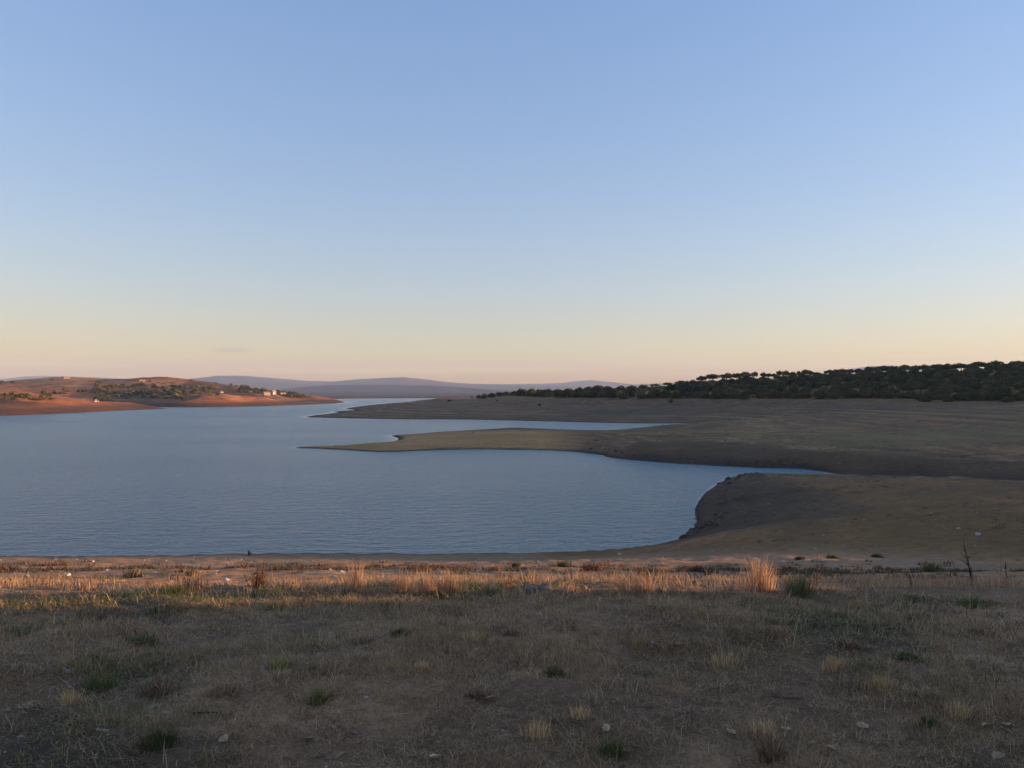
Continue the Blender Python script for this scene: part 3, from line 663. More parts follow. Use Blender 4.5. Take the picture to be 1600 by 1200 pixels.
STRAWS = [(660, 1050, 26, 24, 'straw tuft left of the upright yellow straw row'), (615, 1045, 60, 22, 'upright yellow straw row in the lower middle turf'),
          (1000, 1010, 44, 22, 'pale straw tuft right of centre behind a folded leaf'), (840, 1150, 60, 34, 'tall pale straw tuft left of an orange dry leaf'),
          (1305, 1045, 40, 26, 'yellow straw tuft left of the flat dark green patch'), (1195, 1150, 56, 34, 'orange-brown dry tuft at lower right'),
          (1380, 1075, 54, 24, 'wide faded straw tuft in the right turf'), (1500, 1120, 50, 28, 'long pale straw tuft at far right of the turf'),
          (350, 1080, 60, 22, 'faded straw tuft right of the orange-brown dead plant'), (110, 1100, 40, 26, 'pale straw tuft near the lower left corner'),
          (1135, 1040, 70, 26, 'broad straw patch in the middle right turf'), (740, 1000, 40, 18, 'thin straw tuft behind the centre of the turf'),
          (905, 1120, 44, 24, 'wispy reddish straw tuft near the lower centre'), (1345, 950, 34, 20, 'upright straw tuft near the brow at right'),
          (1095, 965, 34, 20, 'straw tuft with green base near the brow right of centre')]
for u, v, wp, hp, lb in STRAWS:
    tuft(u, v, 'straw_tuft', 'dry tuft', lb, wp, hp, 170, STRAW + ([AMBER[0]] if 'orange' in lb else []), ST, (0.05, 0.6), 0.9, 0.5)
DP = 'reddish dead plants in the turf'
for u, v, wp, hp, lb in [(575, 1006, 44, 20, 'reddish-brown dead clump left of a green tuft'), (800, 992, 34, 18, 'dark red-brown dead clump in the middle turf'),
                         (745, 1088, 44, 18, 'dark brown dead clump above two curled leaves'), (248, 1082, 58, 26, 'orange-brown dead plant between green tuft and straw'),
                         (1205, 1185, 50, 44, 'rusty orange dead plant at the bottom edge, right of centre'), (1325, 1010, 36, 16, 'brown dead clump in the right turf')]:
    tuft(u, v, 'dead_plant', 'dead plant', lb, wp, hp, 150, [(0.22, 0.115, 0.075), (0.28, 0.15, 0.09), AMBER[3], GREY[1]], DP, (0.2, 1.2), 1.3)
# tall grass and bushes on the brow, caught by the sun
TG = 'tall dry grass clumps on the brow'
tuft(556, 925, 'grass_clump', 'grass clump', 'tallest sunlit orange grass clump standing alone left of centre', 30, 60, 90, AMBER, TG, (0.03, 0.30), 1.0, 0.9)
for u, v, wp, hp, n, lb in [(628, 926, 50, 32, 130, 'sunlit grass clump at the left end of the long golden row'), (662, 928, 46, 44, 150, 'dense golden grass clump in the middle of the long row'),
                            (700, 930, 44, 46, 150, 'tall golden grass clump at the right end of the long row'), (985, 930, 60, 36, 130, 'reddish golden grass clump right of the small boulder'),
                            (1012, 928, 26, 40, 60, 'thin upright golden grass clump next to the reddish one'), (455, 918, 50, 22, 110, 'low amber grass clump left of the tallest clump'),
                            (300, 920, 56, 26, 130, 'amber grass clump behind the olive tuft at left'), (130, 922, 50, 20, 100, 'short amber grass clump at far left of the brow'),
                            (885, 924, 40, 22, 80, 'short rusty grass clump left of centre-right boulder'), (1340, 912, 80, 16, 120, 'low sunlit grass clump at right of the broom bush')]:
    tuft(u, v, 'grass_clump', 'grass clump', lb, wp, hp, n, AMBER, TG, (0.05, 0.5), 1.0, 0.6)
tuft(1186, 926, 'grass_clump', 'grass clump', 'big orange fan of dry grass right of centre on the brow', 50, 62, 190, AMBER, TG, (0.08, 0.42), 1.0, 0.95)
tuft(405, 920, 'red_bush', 'bush', 'upright reddish dead bush on the brow at left', 26, 44, 90, [RED[1], AMBER[3], RED[0]], None, (0.05, 0.6), 1.0)
tuft(766, 930, 'grey_bush', 'bush', 'grey-green upright bush right of the golden grass row', 24, 32, 110, [(0.2, 0.2, 0.13), (0.15, 0.15, 0.1)], None, (0.05, 0.5), 1.1)
tuft(1249, 936, 'broom_bush', 'bush', 'yellow-green broom bush right of the big grass fan', 46, 50, 260, [OLIVE[1], (0.22, 0.18, 0.08), OLIVE[0]], None, (0.1, 0.65), 0.9, 0.95)
SB_ = 'small shrubs on the lower slope'
for u, v, wp, hp, c, lb in [(1010, 899, 34, 16, OLIVE, 'olive shrub on the lower slope right of centre'), (880, 886, 20, 12, OLIVE, 'small dark shrub near the shore at centre'),
                            (806, 886, 14, 10, OLIVE, 'tiny dark shrub near the shore left of another'), (1455, 893, 36, 18, [OLIVE[1], (0.2, 0.17, 0.06)], 'yellow-green shrub left of the tall dark stalk'),
                            (208, 902, 24, 16, [AMBER[0], OLIVE[1]], 'amber shrub on the lower slope at left'), (300, 900, 18, 14, [AMBER[0], OLIVE[0]], 'yellowish shrub right of the amber shrub at left'),
                            (1250, 874, 14, 6, OLIVE, 'dark green shrub on the lower slope behind the broom bush'), (1300, 872, 18, 7, OLIVE, 'olive shrub beyond the broom bush to the right'),
                            (1370, 870, 15, 6, OLIVE, 'dark olive shrub at right above the gravel band'), (822, 908, 26, 14, [(0.24, 0.2, 0.07), OLIVE[1]], 'yellow flowering shrub near the boulder'),
                            (925, 892, 44, 15, RED, 'wide dark red shrub at centre of the lower slope'), (1090, 893, 30, 12, RED, 'dark red shrub left of the big grass fan'),
                            (660, 893, 26, 14, [AMBER[3], RED[1]], 'rusty shrub behind the golden grass row'), (775, 892, 14, 12, [AMBER[0], AMBER[3]], 'small orange shrub behind the grey-green bush')]:
    tuft(u, v, 'shrub', 'shrub', lb, wp, hp, 110, c, SB_, (0.2, 1.0), 2.0)

def tube(pts, rad, sides=5):
    """tapered tube through points -> verts, faces"""
    V, Fq = [], []
    for i, (p, r) in enumerate(zip(pts, rad)):
        p = Vector(p); d = (Vector(pts[min(i + 1, len(pts) - 1)]) - Vector(pts[max(i - 1, 0)])).normalized()
        a = d.orthogonal().normalized(); b = d.cross(a)
        for k in range(sides):
            t = 6.2832 * k / sides
            V.append(p + (a * math.cos(t) + b * math.sin(t)) * r)
    for i in range(len(pts) - 1):
        for k in range(sides):
            Fq.append((i * sides + k, i * sides + (k + 1) % sides, (i + 1) * sides + (k + 1) % sides, (i + 1) * sides + k))
    Fq.append(tuple(range(sides))[::-1]); Fq.append(tuple((len(pts) - 1) * sides + k for k in range(sides)))
    return V, Fq
class MB:
    def __init__(self): self.V = []; self.F = []; self.C = []
    def add(self, V, Fq, col):
        o = len(self.V); self.V += [tuple(v) for v in V]; self.F += [tuple(i + o for i in f) for f in Fq]; self.C += [col] * len(V)
    def mesh(self, name, mat, smooth=False):
        return np_mesh(name, self.V, [i for f in self.F for i in f], [len(f) for f in self.F], np.array(self.C), mat, smooth)
    def build(self, name, mat, parent=None, smooth=False):
        o = bpy.data.objects.new(name, self.mesh(name, mat, smooth)); return link(o, parent)
def stalk(u, v, hpx, tilt, label, cols, twigs=10, thick=0.008, leaves=30):
    p = hit(u, v); m = mpp(p); h = hpx * m
    root = empty('dry_stalk', p); tag(root, label, 'dry stalk', 'dry stalks on the brow')
    mb = MB(); rnd = random.Random(int(u))
    ax = lambda t: Vector((tilt * h * t + 0.012 * h * math.sin(5 * t), 0.02 * t * h, h * t - 0.03))
    rd = lambda t: thick * (1 - 0.75 * t)
    mb.add(*tube([ax(t) for t in np.linspace(0, 1, 8)], [rd(t) for t in np.linspace(0, 1, 8)]), cols[0])
    def leaf(m_, b, L):
        a = rnd.uniform(0, 6.28); d = Vector((math.cos(a), math.sin(a), rnd.uniform(-0.5, 0.8))) * L; sd_ = d.cross(Vector((0, 0, 1))).normalized() * L * 0.3
        m_.add([b - d * 0.05, b + d * 0.5 + sd_, b + d, b + d * 0.5 - sd_], [(0, 1, 2, 3)], cols[1])
    for i in range(leaves): 
        t = rnd.uniform(0.0, 1.0) ** 1.3; leaf(mb, ax(t), 0.05 * (1.15 - t) + 0.014)
    mb.build('stem', M_bark, root)
    for i in range(twigs):
        tb = MB(); t = rnd.uniform(0.05, 0.75); b = ax(t); a = rnd.uniform(0, 6.28); L = h * rnd.uniform(0.10, 0.26) * (1.1 - t)
        e = b + Vector((math.cos(a) * L, math.sin(a) * L, L * rnd.uniform(0.5, 1.2)))
        tb.add(*tube([b, (b + e) / 2 + Vector((0, 0, -0.02 * L)), e], [thick * 0.45, thick * 0.35, thick * 0.15], 4), cols[0])
        for q in (0.5, 0.75, 1.0): leaf(tb, b + (e - b) * q, 0.03)
        tb.build('twig', M_dry, root)
    return root
DK = ((0.045, 0.03, 0.025), (0.07, 0.04, 0.03)); RD = ((0.16, 0.075, 0.05), (0.2, 0.09, 0.055)); AM = ((0.36, 0.2, 0.1), (0.4, 0.24, 0.12))
stalk(1519, 915, 68, -0.16, 'tall dark leaning stalk on the brow at right', DK, 12, 0.016, 60)
stalk(1275, 915, 52, 0.07, 'reddish thin stalk right of the broom bush', RD, 8, 0.009)
stalk(1571, 914, 34, 0.05, 'short dark stalk nearest the right edge', DK, 6, 0.012)
stalk(1423, 915, 20, -0.1, 'small forked dark stalk right of the sunlit grass', DK, 6, 0.009)
stalk(797, 928, 58, 0.02, 'thin rusty stalk right of the grey-green bush', RD, 7, 0.008)
stalk(425, 918, 36, 0.0, 'single pale stalk right of the reddish dead bush', AM, 3, 0.007, 8)
stalk(392, 922, 30, -0.35, 'thin dark twig stalk left of the reddish dead bush', DK, 5, 0.006, 8)
stalk(1497, 905, 34, -0.3, 'thin red branching stalk beside the tall dark stalk', RD, 8, 0.007)
stalk(1562, 905, 48, 0.08, 'thin reddish stalk near the right edge', RD, 5, 0.006, 12)

# ---- leaves, pebbles, sticks and boulders lying about
def leaf_mesh(seed, L):
    rnd = random.Random(seed); n = 9; V, Fq, Cc = [], [], []
    fold = rnd.uniform(0.25, 0.7); curl = rnd.uniform(0.15, 0.5)
    base = random.Random(seed + 1).choice([(0.42, 0.30, 0.16), (0.36, 0.25, 0.15), (0.46, 0.36, 0.2), (0.33, 0.22, 0.15)])
    for i in range(n):
        t = i / (n - 1); wd_ = 0.36 * math.sin(math.pi * min(1, t * 0.94 + 0.05)) ** 0.8 * (1 + 0.22 * math.sin(i * 2.4 + seed))
        zc = curl * (t - 0.45) ** 2
        for k, s in enumerate((-1, -0.5, 0, 0.5, 1)):
            V.append(((t - 0.5) * L, s * wd_ * L, (zc + fold * abs(s) * wd_ + rnd.uniform(-0.015, 0.015)) * L + 0.004))
            Cc.append(tuple(c * (0.8 if s == 0 else 1.05) for c in base))
    for i in range(n - 1):
        for k in range(4): Fq.append((i * 5 + k, i * 5 + k + 1, (i + 1) * 5 + k + 1, (i + 1) * 5 + k))
    me = np_mesh('leaf', V, [i for f in Fq for i in f], [4] * len(Fq), np.array(Cc), M_dry, True)
    return me
LEAVES = [(260, 1132, 16, 'tan fallen leaf resting on top of the bright green tuft'), (351, 1160, 20, 'large tan leaf right of the bright green tuft'),
          (499, 1190, 20, 'pale brown leaf at the bottom edge, left of a folded one'), (534, 1187, 20, 'folded yellow leaf at the bottom edge'),
          (681, 1190, 24, 'long tan leaf at the bottom edge near the centre'), (550, 1152, 18, 'yellowish leaf on the leafy green clump'),
          (484, 1160, 18, 'olive-tan leaf left of the leafy green clump'), (566, 1163, 20, 'brown curled leaf right of the leafy green clump'),
          (948, 1142, 16, 'upright pale yellow leaf above the bottom green tuft'), (895, 1153, 12, 'pinkish leaf lying left of the upright yellow leaf'),
          (973, 1180, 18, 'pinkish curled leaf beside the bottom green tuft'), (1151, 1180, 14, 'thin pale leaf standing on edge near the rusty plant'),
          (1143, 1149, 16, 'greenish leaf above the thin pale leaf'), (1348, 1139, 20, 'round grey-pink leaf in the right foreground'),
          (1228, 1144, 20, 'round pinkish leaf above the pair of pale leaves'), (1297, 1175, 18, 'yellow-orange leaf in the lower right'),
          (1271, 1167, 14, 'pale torn leaf left of the yellow-orange leaf'), (1234, 1172, 14, 'light tan leaf below the round pinkish leaf'),
          (1545, 1138, 18, 'narrow pale leaf near the right edge'), (1560, 1188, 20, 'tan leaf in the lower right corner'),
          (1573, 1137, 16, 'orange-brown leaf right of the narrow pale leaf'), (1060, 1010, 14, 'folded light brown leaf in the middle distance of the turf'),
          (764, 1096, 18, 'curled tan leaf below the dark brown clump'), (862, 1128, 16, 'orange dry leaf right of the tall straw tuft')]
for i, (u, v, s, lb) in enumerate(LEAVES):
    p = hit(u, v); L = s * mpp(p)
    o = bpy.data.objects.new('fallen_leaf', leaf_mesh(100 + i, L)); o.location = (p.x, p.y, p.z + (0.055 if i == 0 else 0.012))
    o.rotation_euler = (random.uniform(-0.5, 0.2), random.uniform(-0.4, 0.4), random.uniform(0, 6.28)); link(o); tag(o, lb, 'leaf', 'fallen leaves in the turf')
import bmesh
def stone_mesh(name, seed, s, col, flat=0.65):
    bm = bmesh.new(); bmesh.ops.create_icosphere(bm, subdivisions=2, radius=1)
    from mathutils import noise as mn
    for vtx in bm.verts:
        q = vtx.co * 1.1 + Vector((seed * 3.1, seed, 0)); k = 1 + 0.35 * mn.noise(q) + 0.12 * mn.noise(q * 3)
        vtx.co = Vector((vtx.co.x * k, vtx.co.y * k * 0.8, vtx.co.z * k * flat)) * s
    V = np.array([vtx.co[:] for vtx in bm.verts]); Fq = [[vv.index for vv in f.verts] for f in bm.faces]; bm.free()
    return np_mesh(name, V, Fq, [3] * len(Fq), np.tile(col, (len(V), 1)), M_stone, False)
STONES = [(232, 1054, 7, 'white pebble behind the orange-brown dead plant'), (526, 1037, 6, 'white pebble left of a paler twin in the turf'),
          (409, 1044, 9, 'white pebble left of the green and straw tuft'), (509, 1026, 5, 'small white pebble above the green and straw tuft'), (746, 1015, 8, 'grey-white pebble right of a green patch in the middle turf'),
          (788, 1035, 6, 'small white pebble in the middle of the turf'), (560, 1018, 8, 'chalky pebble below the reddish-brown clump'), (572, 1091, 9, 'flat white pebble left of the lower middle'),
          (1020, 1005, 8, 'flat grey pebble left of the folded light brown leaf'), (270, 1158, 5, 'tiny pale pebble under the bright green tuft'), (32, 1152, 8, 'pale pebble near the lower left corner'),
          (105, 1050, 9, 'greyish pebble in the left turf'), (322, 932, 6, 'white pebble on the brow at left'), (1378, 943, 6, 'tiny white pebble near the brow at right'),
          (1243, 1165, 7, 'pale pebble in the lower right turf')]
for i, (u, v, s, lb) in enumerate(STONES):
    p = hit(u, v); r = s * mpp(p) * 0.5
    o = bpy.data.objects.new('pebble', stone_mesh('pebble', i + 1, r, (0.34, 0.29, 0.25))); o.location = (p.x, p.y, p.z + r * 0.15); o.rotation_euler.z = i; link(o); tag(o, lb, 'pebble', 'pale pebbles in the turf')
for i, (u, v, s, c, lb) in enumerate([(852, 922, 22, (0.17, 0.14, 0.12), 'grey-pink boulder on the brow near the centre'), (828, 926, 24, (0.14, 0.115, 0.10), 'low brown boulder left of the grey-pink one'),
                                      (1125, 909, 9, (0.42, 0.3, 0.24), 'sunlit pale stone on the slope right of centre'), (1030, 925, 14, (0.1, 0.085, 0.075), 'dark stone behind the thin golden grass'),
                                      (968, 867, 7, (0.42, 0.37, 0.33), 'pale stone near the shore at centre right'), (105, 900, 9, (0.46, 0.36, 0.3), 'pale stone on the gravel at far left'), (42, 901, 8, (0.46, 0.36, 0.3), 'pale stone on the gravel nearest the left edge'),
                                      (145, 878, 5, (0.45, 0.4, 0.36), 'small white stone by the water at left'), (1498, 827, 6, (0.4, 0.36, 0.33), 'white stone on the headland at right'), (1528, 836, 8, (0.36, 0.31, 0.28), 'pale flat stone on the headland at far right')]):
    p = hit(u, v); r = s * mpp(p) * 0.5
    o = bpy.data.objects.new('stone', stone_mesh('stone', i + 31, r, c)); o.location = (p.x, p.y, p.z + r * 0.25); o.rotation_euler.z = i * 2; link(o); tag(o, lb, 'stone')
def stick(u, v, L, ang, lift, col, lb):
    p = hit(u, v); m = mpp(p); Lm = L * m; mb = MB(); d = Vector((math.cos(ang), math.sin(ang), lift)).normalized(); b = Vector((0, 0, 0.008))
    s = Vector((0, 0, 1)).cross(d).normalized() * 0.04 * Lm
    mb.add(*tube([b - d * Lm * 0.5 * (lift < 0.2), b + d * Lm * 0.2 + s, b + d * Lm * 0.5, b + d * Lm * 0.55 + s], [0.006, 0.0055, 0.0035, 0.002]), col)
    mb.add(*tube([b + d * Lm * 0.15 + s, b + d * Lm * 0.3 + s * 3], [0.003, 0.0015], 4), col)
    o = mb.build('stick', M_bark); o.location = p; tag(o, lb, 'stick')
stick(320, 1116, 34, 0.1, 0.0, (0.02, 0.017, 0.015), 'short black stick lying left of the lower middle')
stick(160, 1143, 20, -0.3, 0.02, (0.4, 0.37, 0.34), 'pale whitish stick lying at lower left')
stick(240, 1106, 16, 1.1, 0.12, (0.32, 0.27, 0.22), 'thin straw-coloured stick above the bright green tuft')
stick(1484, 1120, 42, 0.5, 0.25, (0.3, 0.25, 0.2), 'pale twig leaning out of the small dark green tuft')
stick(1240, 1092, 26, 0.05, 0.0, (0.16, 0.12, 0.1), 'brown stick lying flat in the right turf')
stick(1448, 932, 22, 0.1, 0.05, (0.42, 0.38, 0.34), 'bleached stick on the brow at right')
# the old post stump at the water's edge
p = hit(389, 867.5); m = mpp(p); root = MB()
root.add(*tube([Vector((0, 0, -0.1)), Vector((0.02, 0, 0.2)), Vector((-0.03, 0, 6.5 * m))], [2.2 * m, 1.9 * m, 1.5 * m], 7), (0.07, 0.055, 0.045))
root.add(*tube([Vector((0.02, 0, 1.5 * m)), Vector((3 * m, 0, 3.5 * m)), Vector((4 * m, 0.02, 4 * m))], [1.0 * m, 0.9 * m, 0.5 * m], 5), (0.10, 0.07, 0.05))
o = root.build('stump', M_bark); o.location = p; tag(o, 'dark broken stump at the water edge at left', 'stump')

# ---- trees
def leaf_quads(C0, size, cols):
    N = len(C0); a = rng.normal(size=(N, 3)); a /= np.linalg.norm(a, axis=1)[:, None]
    b = np.cross(a, rng.normal(size=(N, 3))); b /= np.linalg.norm(b, axis=1)[:, None]
    s = size[:, None]
    V = np.stack([C0 - a * s, C0 + b * s * 0.6, C0 + a * s, C0 - b * s * 0.6], 1).reshape(-1, 3)
    return V, np.repeat(cols, 4, 0)
OAK = np.array([(0.105, 0.096, 0.030), (0.145, 0.125, 0.038), (0.078, 0.070, 0.024), (0.18, 0.148, 0.048), (0.12, 0.085, 0.034)])
def crown_mesh(name, wdt, hgt, z0, nl, n, cols, size=(0.22, 0.45), flat=0.0):
    """lobed crown: leaf clumps spread through a set of uneven lobes; unit is metres"""
    lob = []
    for i in range(nl):
        a = 6.283 * i / nl * 2.4 + rng.uniform(0, 1); q = math.sqrt((i + 0.5) / nl)
        rr = wdt * 0.5 * q * 0.72
        top = hgt * (1 - 0.45 * q * q) * rng.uniform(0.8, 1.05)
        R_ = wdt * rng.uniform(0.15, 0.24)
        lob.append((rr * math.cos(a), rr * math.sin(a), z0 + max(R_ * 0.7, top - R_ * 0.8), R_))
        if not flat and i % 2: lob.append((rr * 1.1 * math.cos(a + 0.6), rr * 1.1 * math.sin(a + 0.6), z0 + R_ * 0.7, R_ * 0.95))
    lob = np.array(lob); k = rng.choice(len(lob), n, p=lob[:, 3] ** 2 / (lob[:, 3] ** 2).sum())
    d = rng.normal(size=(n, 3)); d /= np.linalg.norm(d, axis=1)[:, None]; d[:, 2] *= 0.8
    rad_ = lob[k, 3] * rng.uniform(0.55, 1.08, n)
    C0 = lob[k, :3] + d * rad_[:, None]
    ci = (k * 7 + rng.integers(0, 2, n)) % len(cols)
    V, c = leaf_quads(C0, rng.uniform(*size, n), cols[ci] * (1 + rng.uniform(-0.3, 0.3, (n, 1))))
    return np_mesh(name, V, np.arange(len(V)), np.full(n, 4), c, M_leaf)
def trunk_mesh(name, h, r, limbs, spread, col=(0.055, 0.045, 0.037)):
    mb = MB(); rnd = random.Random(int(h * 100) + limbs)
    mb.add(*tube([Vector((0, 0, -0.6)), Vector((0.05, 0, h * 0.35)), Vector((-0.06, 0.05, h * 0.7)), Vector((0, 0, h))], [r * 1.4, r, r * 0.85, r * 0.7], 6), col)
    for i in range(limbs):
        a = 6.283 * i / limbs + rnd.uniform(-0.4, 0.4); e = Vector((math.cos(a) * spread, math.sin(a) * spread, h + spread * rnd.uniform(0.5, 0.95)))
        b = Vector((0, 0, h * rnd.uniform(0.75, 1.0)))
        mb.add(*tube([b, (b + e) / 2 + Vector((0, 0, 0.1)), e], [r * 0.55, r * 0.4, r * 0.15], 5), col)
    return mb.mesh(name, M_bark)
# unit trees: 6 m tall, 8 m wide
UMB = [(crown_mesh('crown', 8, 3.4, 2.5, 11, 1500, OAK, flat=1.0), trunk_mesh('trunk', 2.6, 0.28, 5, 2.2)) for _ in range(4)]
BUS = [(crown_mesh('crown', 8, 5.4, 0.5, 10, 1900, OAK), trunk_mesh('trunk', 1.7, 0.26, 5, 2.0)) for _ in range(5)]
PALE = [(crown_mesh('crown', 7, 6.6, 0.6, 9, 1700, np.array([(0.10, 0.105, 0.05), (0.085, 0.095, 0.045), (0.12, 0.115, 0.06)])), trunk_mesh('trunk', 2.2, 0.2, 5, 1.8, (0.12, 0.1, 0.085))) for _ in range(1)]
def tree(name, kindset, i, x, y, width, hgt, label, group, cat='tree', unit_h=6.0, unit_w=8.0):
    z = ground(x, y) - 0.15
    cm, tm = kindset[i % len(kindset)]
    root = empty(name, (x, y, z), rng.uniform(0, 6.28)); root.scale = (width / unit_w, width / unit_w, hgt / unit_h)
    tag(root, label, cat, group)
    for nm, me_ in (('trunk', tm), ('crown', cm)):
        o = bpy.data.objects.new(nm, me_); link(o, root)
    return root
PLACED = []
def crest_at(u):
    a = az_of(u); r = np.linspace(480, 900, 90) / math.cos(a)
    zz = height(r * math.sin(a), r * math.cos(a)); e = (zz - CAMZ) / r
    i = int(np.argmax(e)); return r[i] * math.sin(a), r[i] * math.cos(a), zz[i]
SKY = [(1024, 599, 14), (1043, 596.5, 13), (1097, 586.6, 17), (1114, 583, 19), (1135, 582, 21), (1151, 581.5, 15), (1165, 580, 19), (1179, 579.6, 9), (1192, 580.6, 8), (1201, 582, 10), (1209, 583, 9), (1219, 578, 9), (1228, 577.6, 10), (1238, 580, 13), (1248, 579, 8), (1258, 576, 11), (1267, 578, 9), (1276, 580, 11), (1296, 577, 15), (1307, 576, 12), (1318, 575, 13), (1329, 575, 10), (1342, 575, 12),
       (1360, 571.5, 19), (1379, 570, 20), (1396, 570, 15), (1414, 569, 17), (1429, 569.7, 12), (1444, 568.4, 19), (1465, 567, 20), (1480, 567, 15), (1490, 568, 11), (1502, 566, 17), (1515, 567, 9), (1529, 564, 22), (1546, 565, 9), (1558, 562, 15), (1571, 567, 15), (1582, 563.5, 10), (1593, 562.7, 17), (1612, 561, 18), (1630, 560, 18)]
for i, (u, vt, wp) in enumerate(SKY):
    x, y, z = crest_at(u); r = math.hypot(x, y)
    h = CAMZ + (HORIZON - vt) / FPX * r * math.cos(az_of(u)) - z
    h = min(max(h, 4.0), 9.0)
    tree('holm_oak', UMB, i, x, y, max(wp * 1.12 * r / FPX, 3.2), h, 'dark round-topped holm oak on the ridge skyline with sky behind its crown' if i > 1 else 'dark holm oak at the low left end of the ridge skyline', 'holm oaks along the ridge skyline')
    PLACED.append((u, vt + 6))
for k_, u in enumerate(np.arange(1092, 1632, 21.0)):
    uu = u + rng.uniform(-5, 5); x, y, z = crest_at(uu)
    tree('holm_oak', BUS, k_, x * 0.985, y * 0.985, rng.uniform(5, 8), rng.uniform(2.8, 3.8), 'low bushy oak between the taller ones along the ridge skyline', 'low oaks along the ridge skyline')
LOWSKY = [(1005, 601, 16), (988, 601.5, 14), (970, 602, 16), (950, 602, 15), (935, 601, 17), (920, 603, 15), (905, 604, 16), (888, 606.5, 17), (871, 607, 16), (856, 606.5, 14), (843, 607.5, 14), (830, 606.5, 15), (818, 607.5, 15), (805, 609.5, 14), (792, 611, 14), (780, 612, 13), (768, 613, 13), (757, 614.5, 11), (748, 616.5, 7)]
for i, (u, vt, wp) in enumerate(LOWSKY):
    x, y, z = crest_at(u); r = math.hypot(x, y) * rng.uniform(0.93, 1.0); x, y = r * math.sin(az_of(u)), r * math.cos(az_of(u)); z = ground(x, y)
    h = min(max(CAMZ + (HORIZON - vt) / FPX * r * math.cos(az_of(u)) - z, 4.0), 9.0)
    tree('holm_oak', BUS, i, x, y, max(wp * 1.2 * r / FPX, 3.0), h, 'dark bushy holm oak in the low thin end of the wood near the lake', 'holm oaks in the low end of the wood')
    PLACED.append((u, vt + 6))
# trees along the foot of the wood and through its slope
def base_v(u): return np.interp(u, [750, 800, 860, 950, 1050, 1150, 1300, 1400, 1480, 1560, 1600], [619, 620, 621.5, 623, 623, 624, 623.5, 623, 626.5, 627, 626])
i = 0
for u in np.arange(812, 1640, 14.5):
    uu = u + rng.uniform(-4, 4)
    if 1165 < uu < 1178 or 1482 < uu < 1494: continue
    p = hit(uu, base_v(uu) - rng.uniform(0.3, 1.8)); m = mpp(p)
    if abs(uu - 1070) < 8: continue
    tree('holm_oak', BUS, i, p.x, p.y, rng.uniform(15, 22) * m, rng.uniform(9, 14.5) * m, 'dark bushy holm oak at the foot of the wood bordering the dry grass', 'holm oaks along the foot of the wood'); i += 1
    PLACED.append((uu, base_v(uu) - 6))
cand = 0
while i < 205 and cand < 5000:
    cand += 1
    u = rng.uniform(840, 1625) if rng.random() < 0.35 else rng.uniform(1080, 1630)
    top = np.interp(u, [800, 1000, 1100, 1200, 1400, 1600], [613, 608, 596, 589, 580, 573])
    v = rng.uniform(top, base_v(u) - 6)
    if 1150 < u < 1205 and 592 < v < 601: continue          # the grassy gap below the skyline
    if 1075 < u < 1150 and 598 < v < 603: continue
    if any(abs(u - a) < 11 and abs(v - 3.5 - b) < 4.0 for a, b in PLACED): continue
    p = hit(u, v)
    if p.y > 900 or p.z < 8: continue
    m = mpp(p); PLACED.append((u, v - 3.5))
    tree('holm_oak', BUS + UMB[:1], i, p.x, p.y, rng.uniform(15, 23) * m, rng.uniform(10, 14) * m, 'dark holm oak packed among others on the wooded slope', 'holm oaks on the wooded slope'); i += 1
for u, v, wp, hp, lb in [(1070, 622, 26, 32, 'taller pale green leafy tree standing out of the dark wood'), (1087, 618, 14, 22, 'slim pale green tree beside the taller pale one'), (1535, 592, 24, 16, 'greyish olive tree among the dark oaks near the ridge top'), (1166, 597, 16, 12, 'pale olive tree in the grassy gap below the ridge')]:
    p = hit(u, v); m = mpp(p); tree('pale_tree', PALE, 0, p.x, p.y, wp * m, hp * m, lb, None, unit_w=7.0, unit_h=7.2)
# lone bushes in front of the wood
for k, (u, v, wp, hp, lb) in enumerate([(1048, 629, 9, 6, 'single dark bush on the grass in front of the wood'), (843, 634, 5, 4, 'tiny dark bush on the rise by the second inlet'), (1480, 627.5, 15, 11, 'round dark oak standing out at the foot of the wood'), (1445, 627.5, 16, 9, 'low dark bush left of the round oak'), (1575, 628, 18, 8, 'low dark thicket at the right end of the wood foot'), (702, 627, 7, 3, 'small dark bush on the far flat land'), (738, 622, 5, 4, 'small dark bush left of the thin end of the wood')]):
    p = hit(u, v); m = mpp(p); tree('dark_bush', BUS, k, p.x, p.y, wp * m, hp * m, lb, None, 'bush')
